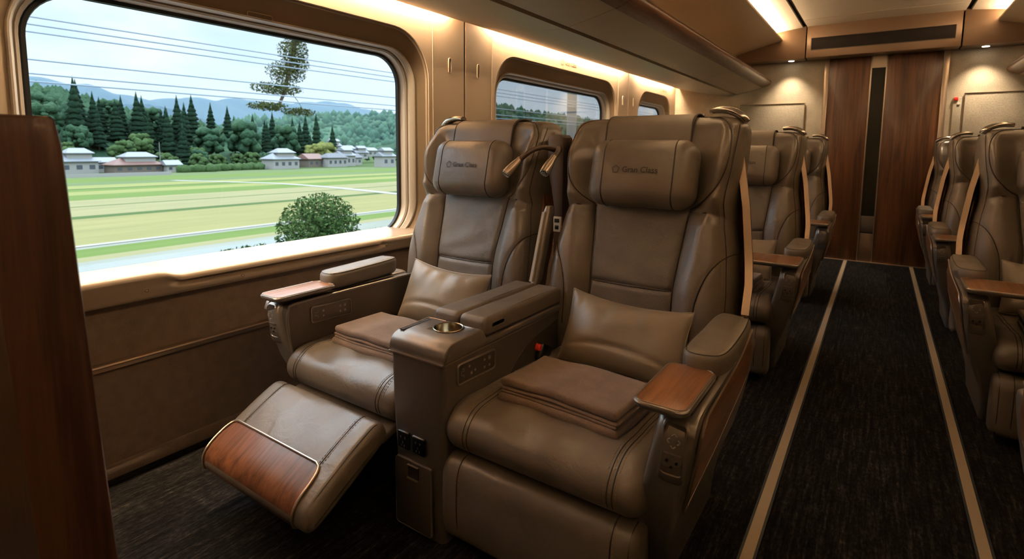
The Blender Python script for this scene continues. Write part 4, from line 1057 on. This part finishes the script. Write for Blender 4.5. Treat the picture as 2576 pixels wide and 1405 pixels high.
# rows of conifers along the foot of the hill, broadleaf trees in front
for x, y, q in ((-268,152,1.7),(-272,166,1.6),(-268,138,1.5),(-276,178,1.5)): plant(5, x, y, q)
for x, y, q in ((-262,190,1.5),(-266,201,1.3)): plant(4, x, y, q)
for x, y, q in ((-258,88,1.1),(-262,98,1.15),(-258,80,.95),(-248,108,.7),(-262,124,.9),(-256,132,.7)): plant(2, x, y, q)
for i in range(64):
    f = i/63; y = 84+f*118; plant(rs.choice((0, 1, 0, 1, 1)), -272-rs.random()*20, y, rs.uniform(1.0, 1.55))
for i in range(34):
    y = 80+rs.random()*52; plant(rs.choice((0, 1, 5, 2, 5)), -264-rs.random()*26, y, rs.uniform(.9, 1.4))
for i in range(30):
    f = rs.random(); y = 84+f*110; plant(rs.choice((2, 3, 5, 2)), -252-f*24+rs.uniform(-4, 8), y, rs.uniform(.6, 1.0))
for i in range(30):
    y = 205+rs.random()*90; plant(rs.choice((0, 3, 2, 3)), -296-rs.random()*50, y, rs.uniform(.45, .8), 'small tree among the houses of the hillside village', z=GZ+.2)
# forest cover on the hills
def cover(name, D, depth, pts, n, size, mat, seed, label):
    rs2 = np.random.RandomState(seed); b = B(); ya = [p[0] for p in pts]; za = [p[1] for p in pts]
    base = bmesh.new(); bmesh.ops.create_icosphere(base, subdivisions=1, radius=1); V0 = np.array([tuple(v.co) for v in base.verts]); base.verts.index_update(); F0 = [tuple(v.index for v in f.verts) for f in base.faces]; base.free()
    for i in range(n):
        y = ya[0]+((205 if D < 400 else ya[-1])-ya[0])*rs2.rand(); q = rs2.rand()*(.47 if D < 400 else .95)-.04
        k = 1-max(0, q)**1.25; z = GZ-1+(np.interp(y, ya, za)-GZ)*k
        s = size*(.6+.8*rs2.rand()); V = V0*(1+.3*(rs2.rand(len(V0), 1)-.5))*np.array([s, s, s*(1+1.1*(rs2.rand() > .6))])+np.array([-D+q*depth, y, z+s*.2])
        b.add(V, F0)
    o = b.build(name, mat, None, 180, recalc=False); o['kind'] = 'stuff'; o['label'] = label; return o
cover('forest', 330, 75, H1, 2600, 2.3, X['forest'], 1, 'dense forest on the near hillside')
cover('forest', 470, 110, [(430,-9),(520,30),(569,58),(605,62),(666,60),(735,58),(788,56),(877,57),(960,50)], 1500, 4.2, X['forest'], 6, 'dense forest on the hill in the second window')
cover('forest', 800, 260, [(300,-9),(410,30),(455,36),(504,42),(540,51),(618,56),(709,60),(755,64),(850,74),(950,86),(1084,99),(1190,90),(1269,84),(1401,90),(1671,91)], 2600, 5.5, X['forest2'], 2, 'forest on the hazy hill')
# houses
def house(x, y, w, d, h, wallm, roofm, label, two=False, z=GZ, rz=0., hip=False):
    r = thing('house', label, 'house', (x, y, z), rz, 'village houses')
    B().box((0, 0, h/2), (d, w, h)).build('wall', X[wallm], r)
    def roof(w_, d_, z0, rh, ov=.7):
        W2, D2 = w_/2+ov, d_/2+ov; k = W2*.55 if hip else W2*.92
        V = [(-D2,-W2,z0),(D2,-W2,z0),(D2,W2,z0),(-D2,W2,z0),(0,-k,z0+rh),(0,k,z0+rh)]
        V2 = [(a, b_, c-.25) for a, b_, c in V[:4]]
        return B().add(V+V2, [(0,1,4),(1,2,5,4),(2,3,5),(3,0,4,5),(6,9,8,7),(0,6,7,1),(1,7,8,2),(2,8,9,3),(3,9,6,0)])
    roof(w, d, h, d*.30).build('roof', X[roofm], r, 20, smooth=False)
    if two:
        w2, d2 = w*.62, d*.66
        B().box((0, w*.08, h+1.5), (d2, w2, 3.2)).build('upper_wall', X['wall_w'], r); b2 = roof(w2, d2, h+3.0, d2*.34); b2.v = [(a, b_+w*.08, c) for a, b_, c in b2.v]; b2.build('upper_roof', X['roof_g'], r, 20, smooth=False)
    n = max(2, int(w/3.2))
    for k in range(n): B().box((d/2+.02, -w/2+w*(k+.5)/n, h*.52), (.08, w/n*.45, h*.34)).build('window', X['pane'], r)
HS = [(-246,73,12,8,4.6,'wall_w','roof_g','white house with grey roof at the left end of the village',True),
 (-240,90,17,8,3.2,'wall_b','roof_r','long low house with red-brown roof and grey upper storey',True),
 (-252,84,7,6,4,'wall_w','roof_g','small white house behind the long red-roofed one',False),
 (-236,101.5,5,6,3.0,'wall_w','roof_g','small pale shed right of the long red-roofed house',False),
 (-284,141,11,8,5.2,'wall_c','roof_g','cream two-storey house with grey roof in mid village',True),
 (-286,156,9,8,4.2,'wall_w','roof_g','white house at the foot of the dark trees',False),
 (-286,168.5,12,9,4.2,'wall_w','roof_g','wide white house left of the yellow-green tree',False),
 (-238,151,14,9,4.8,'wall_w','roof_g','large white house with grey hipped roof at the field edge',True),
 (-262,164,10,8,5.2,'wall_w','roof_g','white house with a dark band behind the large one',False),
 (-250,176,11,9,4.4,'wall_b','roof_r','house with a rust-coloured roof at the field edge',False),
 (-246,187,13,8,5.0,'wall_w','roof_d','house with dark roof right of the rust-roofed one',False),
 (-252,199,10,8,6.0,'wall_w','roof_g','tall white gabled house toward the window frame',True),
 (-262,212,10,8,4.6,'wall_w','roof_d','white house with dark roof nearest the window frame',False),
 (-226,206,9,7,6.0,'wall_w','roof_g','white house cut by the window frame',True)]
for a in HS: house(a[0], a[1], a[2], a[3], a[4], a[5], a[6], a[7], a[8], rz=random.uniform(-.15,.15), hip=a[2] > 11)
for i, (x, y, z, lb) in enumerate(((-300,216.8,-2.6,'white house highest left on the slope'),(-300,228,-1.6,'white house on top of the slope'),(-300,239,-3.4,'white house on the slope below the wood'),(-296,247,-6.0,'house low on the slope among bushes'),(-300,259,-4.6,'white house farthest right on the slope'))):
    house(x, y, 9, 7, 4.2, 'wall_w', 'roof_g', lb, i % 2 == 1, z, random.uniform(-.3,.3))
o = B().box((-214, 70, GZ+.55), (.5, 44, 1.1)).build('guard_wall', X['wall_w']); tag(o, 'long low white wall in front of the left houses', 'wall')
for x, y, h, lb in ((-250,103.5,12,'thin utility pole beside the left houses'),(-310,146,15,'thin utility pole in front of the dark trees')): tag(B().cyl((x,y,GZ),(x,y,GZ+h),.22,8,.14).build('utility_pole', X['concrete']), lb, 'pole', 'utility poles')
# low bushes at the field edge
for k in range(14):
    bm = B(); rr2 = np.random.RandomState(k+50)
    for q in range(5):
        b0 = bmesh.new(); bmesh.ops.create_icosphere(b0, subdivisions=2, radius=1.4+rr2.rand())
        for v in b0.verts: v.co *= 1+.25*(rr2.rand()-.5)
        bm.from_bm(b0, Matrix.Translation((rr2.rand()*2, q*1.5-3+rr2.rand(), .7+rr2.rand()*.5)))
    o = bm.build('bush', X['broad'], None, 180); f = k/13; o.location = (-232-f*36+rr2.rand()*10, 104+f*86, GZ); tag(o, 'green bush at the edge of the fields', 'bush', 'bushes along the field edge')
# overhead wires, mast and the near tree
for z, lb in ((2.868,'topmost overhead wire beside the track'),(2.774,'second overhead wire from the top'),(2.68,'third overhead wire from the top'),(2.336,'fourth overhead wire from the top'),(2.16,'fifth overhead wire from the top'),(2.06,'lowest overhead wire beside the track')):
    ys = np.linspace(-30, 110, 60); o = B().tube([(-9, y, z+.05*math.cos((y-22)/28*PI)-.02) for y in ys], .011, 6).build('overhead_wire', X['wire']); tag(o, lb, 'wire', 'overhead wires')
tag(B().cyl((-9.2, 17.2, GZ), (-9.2, 17.2, 5.5), .19, 16, .17).build('concrete_mast', X['concrete']), 'grey concrete mast seen through the second window', 'pole')
def leafy(name, clumps, n, size, mat, stems, label, cat, group=None):
    rs2 = np.random.RandomState(9); b = B()
    for (c, r, k) in clumps:
        for i in range(int(n*k)):
            d = rs2.normal(size=3); d /= np.linalg.norm(d); p = np.array(c)+d*np.array(r)*rs2.rand()**.45
            u = rs2.normal(size=3); u /= np.linalg.norm(u); w = np.cross(u, rs2.normal(size=3)); w /= np.linalg.norm(w); s = size*(.6+.8*rs2.rand())
            b.add([p-u*s-w*s*.1, p-w*s*.42, p+u*s, p+w*s*.42], [(0, 1, 2, 3)])
    s = B()
    for pts, r0 in stems: s.tube(pts, list(np.linspace(r0, r0*.3, len(pts))), 6)
    o = s.build(name, X['bark']); l = b.build('foliage', mat, o, 180, recalc=False); tag(o, label, cat, group); return o
TR = Vector((-30.2, 19.6, 0))
leafy('overhanging_tree', [((-30,20.4,8.0),(.7,.8,.8),.35),((-30,20.1,7.0),(.8,1.0,.8),.45),((-30,19.6,5.7),(.8,1.3,.7),.5),((-30,20.3,6.3),(.7,.9,.6),.35),((-30,19.0,4.7),(.9,1.7,.4),.5),((-30,18.4,3.6),(.8,1.3,.28),.3),((-30,20.4,3.4),(.7,1.1,.25),.25),((-30,24,11.5),(2.2,4,1.2),1.2),((-30,31,12),(3,3,2),1.2)], 2600, .075, X['leaf'],
  [([(-30,31.5,GZ),(-30,31.3,2),(-30,31,8),(-30,28,11),(-30,23.5,11.8),(-30,21,10.2),(-30,20.2,7.2),(-30,19.4,4.4),(-30,18.9,3.4)], .28),([(-30,20.1,6.8),(-30,19.2,5.6),(-30,18.3,4.8)], .03),([(-30,19.6,4.9),(-30,20.3,4.1),(-30,20.8,3.4)], .03)], 'leafy branch of a tall tree hanging down outside the large window', 'tree')
for x, y, z, w, k, lb in ((-14,10.1,-1.35,(1.0,1.35,1.2),1.5,'dense green shrub top close outside the large window'),(-14,7.9,-2.2,(1.0,1.7,.75),1.2,'low bright green shrub by the track left of the taller one'),(-14,12.4,-2.3,(1.0,1.2,.8),.9,'green shrub by the track nearest the window frame')):
    leafy('trackside_shrub', [((x, y, z), w, k), ((x-.3, y+.4, z-1.6), (1.4, 2.0, 1.6), k*.7)], 5200, .06, X['leaf_d'], [([(x, y, GZ), (x, y+.1, -5), (x, y, z)], .07), ([(x, y, -6), (x-.2, y+.8, z-.3)], .05), ([(x, y, -6), (x+.1, y-.8, z-.4)], .05)], lb, 'shrub', 'trackside shrubs')

hm, ht, ho = nt('valley_haze'); vs = ht.nodes.new('ShaderNodeVolumeScatter'); vs.inputs['Color'].default_value = (.50, .74, 1, 1); vs.inputs['Density'].default_value = 1/8000; vs.inputs['Anisotropy'].default_value = 0
ht.links.new(vs.outputs[0], ho.inputs['Volume'])
hz_ = B().box((-2105, 1300, 280), (3400, 4200, 590)).build('haze', hm, smooth=False); hz_['kind'] = 'stuff'; hz_['label'] = 'bluish haze over the hills and mountains'
# ------------------------------------------------------------------ world, camera
w = bpy.data.worlds.new('World'); scene.world = w; w.use_nodes = True; t = w.node_tree; t.nodes.clear()
o = t.nodes.new('ShaderNodeOutputWorld'); bg = t.nodes.new('ShaderNodeBackground'); t.links.new(bg.outputs[0], o.inputs[0])
c = t.nodes.new('ShaderNodeTexCoord'); mp = t.nodes.new('ShaderNodeMapping'); mp.inputs['Scale'].default_value = (1, 1, 3.2); t.links.new(c.outputs['Generated'], mp.inputs[0])
n = noise(t, mp.outputs[0], 2.6, 5, .55, .4)
sky = ramp(t, n, [(.34, (.56,.74,.93)), (.50, (.72,.84,.95)), (.62, (.93,.96,1.0))])
sp = t.nodes.new('ShaderNodeSeparateXYZ'); t.links.new(c.outputs['Generated'], sp.inputs[0])
mx = t.nodes.new('ShaderNodeMixRGB'); t.links.new(ramp(t, sp.outputs[2], [(.0, (.8,.8,.8)), (.16, (.0,)*3)]), mx.inputs[0]); t.links.new(sky, mx.inputs[1]); mx.inputs[2].default_value = (.93, .965, 1, 1)
t.links.new(mx.outputs[0], bg.inputs[0]); st = ramp(t, sp.outputs[2], [(.0, (.67,)*3), (.22, (.69,)*3), (.42, (2.8,)*3), (.7, (4.6,)*3), (1., (5.,)*3)])
t.links.new(st, bg.inputs[1])

VYp, VXp, PP = np.array([2217., 383.]), np.array([-700., 359.]), np.array([1288., 520.])
f_px = math.sqrt(-np.dot(VXp-PP, VYp-PP))
yv = np.array([*(VYp-PP), f_px]); yv /= np.linalg.norm(yv); xv = -np.array([*(VXp-PP), f_px]); xv /= np.linalg.norm(xv)
zv = np.cross(xv, yv); zv = -zv if zv[1] > 0 else zv
Rm = np.array([xv, yv, zv])
cam = bpy.data.cameras.new('camera'); co = bpy.data.objects.new('camera', cam); COL.objects.link(co)
right, down, fwd = Rm[:, 0], Rm[:, 1], Rm[:, 2]
Mx = Matrix(((right[0], -down[0], -fwd[0], 0), (right[1], -down[1], -fwd[1], 0), (right[2], -down[2], -fwd[2], 1.2), (0, 0, 0, 1)))
co.matrix_world = Mx
cam.sensor_width = 36; cam.lens = 36*f_px/2576; cam.shift_y = -(702.5-520)/2576
cam.clip_start = .02; cam.clip_end = 8000
cam.dof.use_dof = True; cam.dof.focus_distance = 2.0; cam.dof.aperture_fstop = 4.5
scene.camera = co
scene.view_settings.view_transform = 'Standard'; scene.view_settings.look = 'None'; scene.view_settings.gamma = 1.0; scene.view_settings.exposure = 0.52
scene.cycles.use_denoising = True
scene.cycles.use_adaptive_sampling = True; scene.cycles.adaptive_threshold = .02
scene.cycles.max_bounces = 7; scene.cycles.transparent_max_bounces = 12; scene.cycles.sample_clamp_indirect = 6
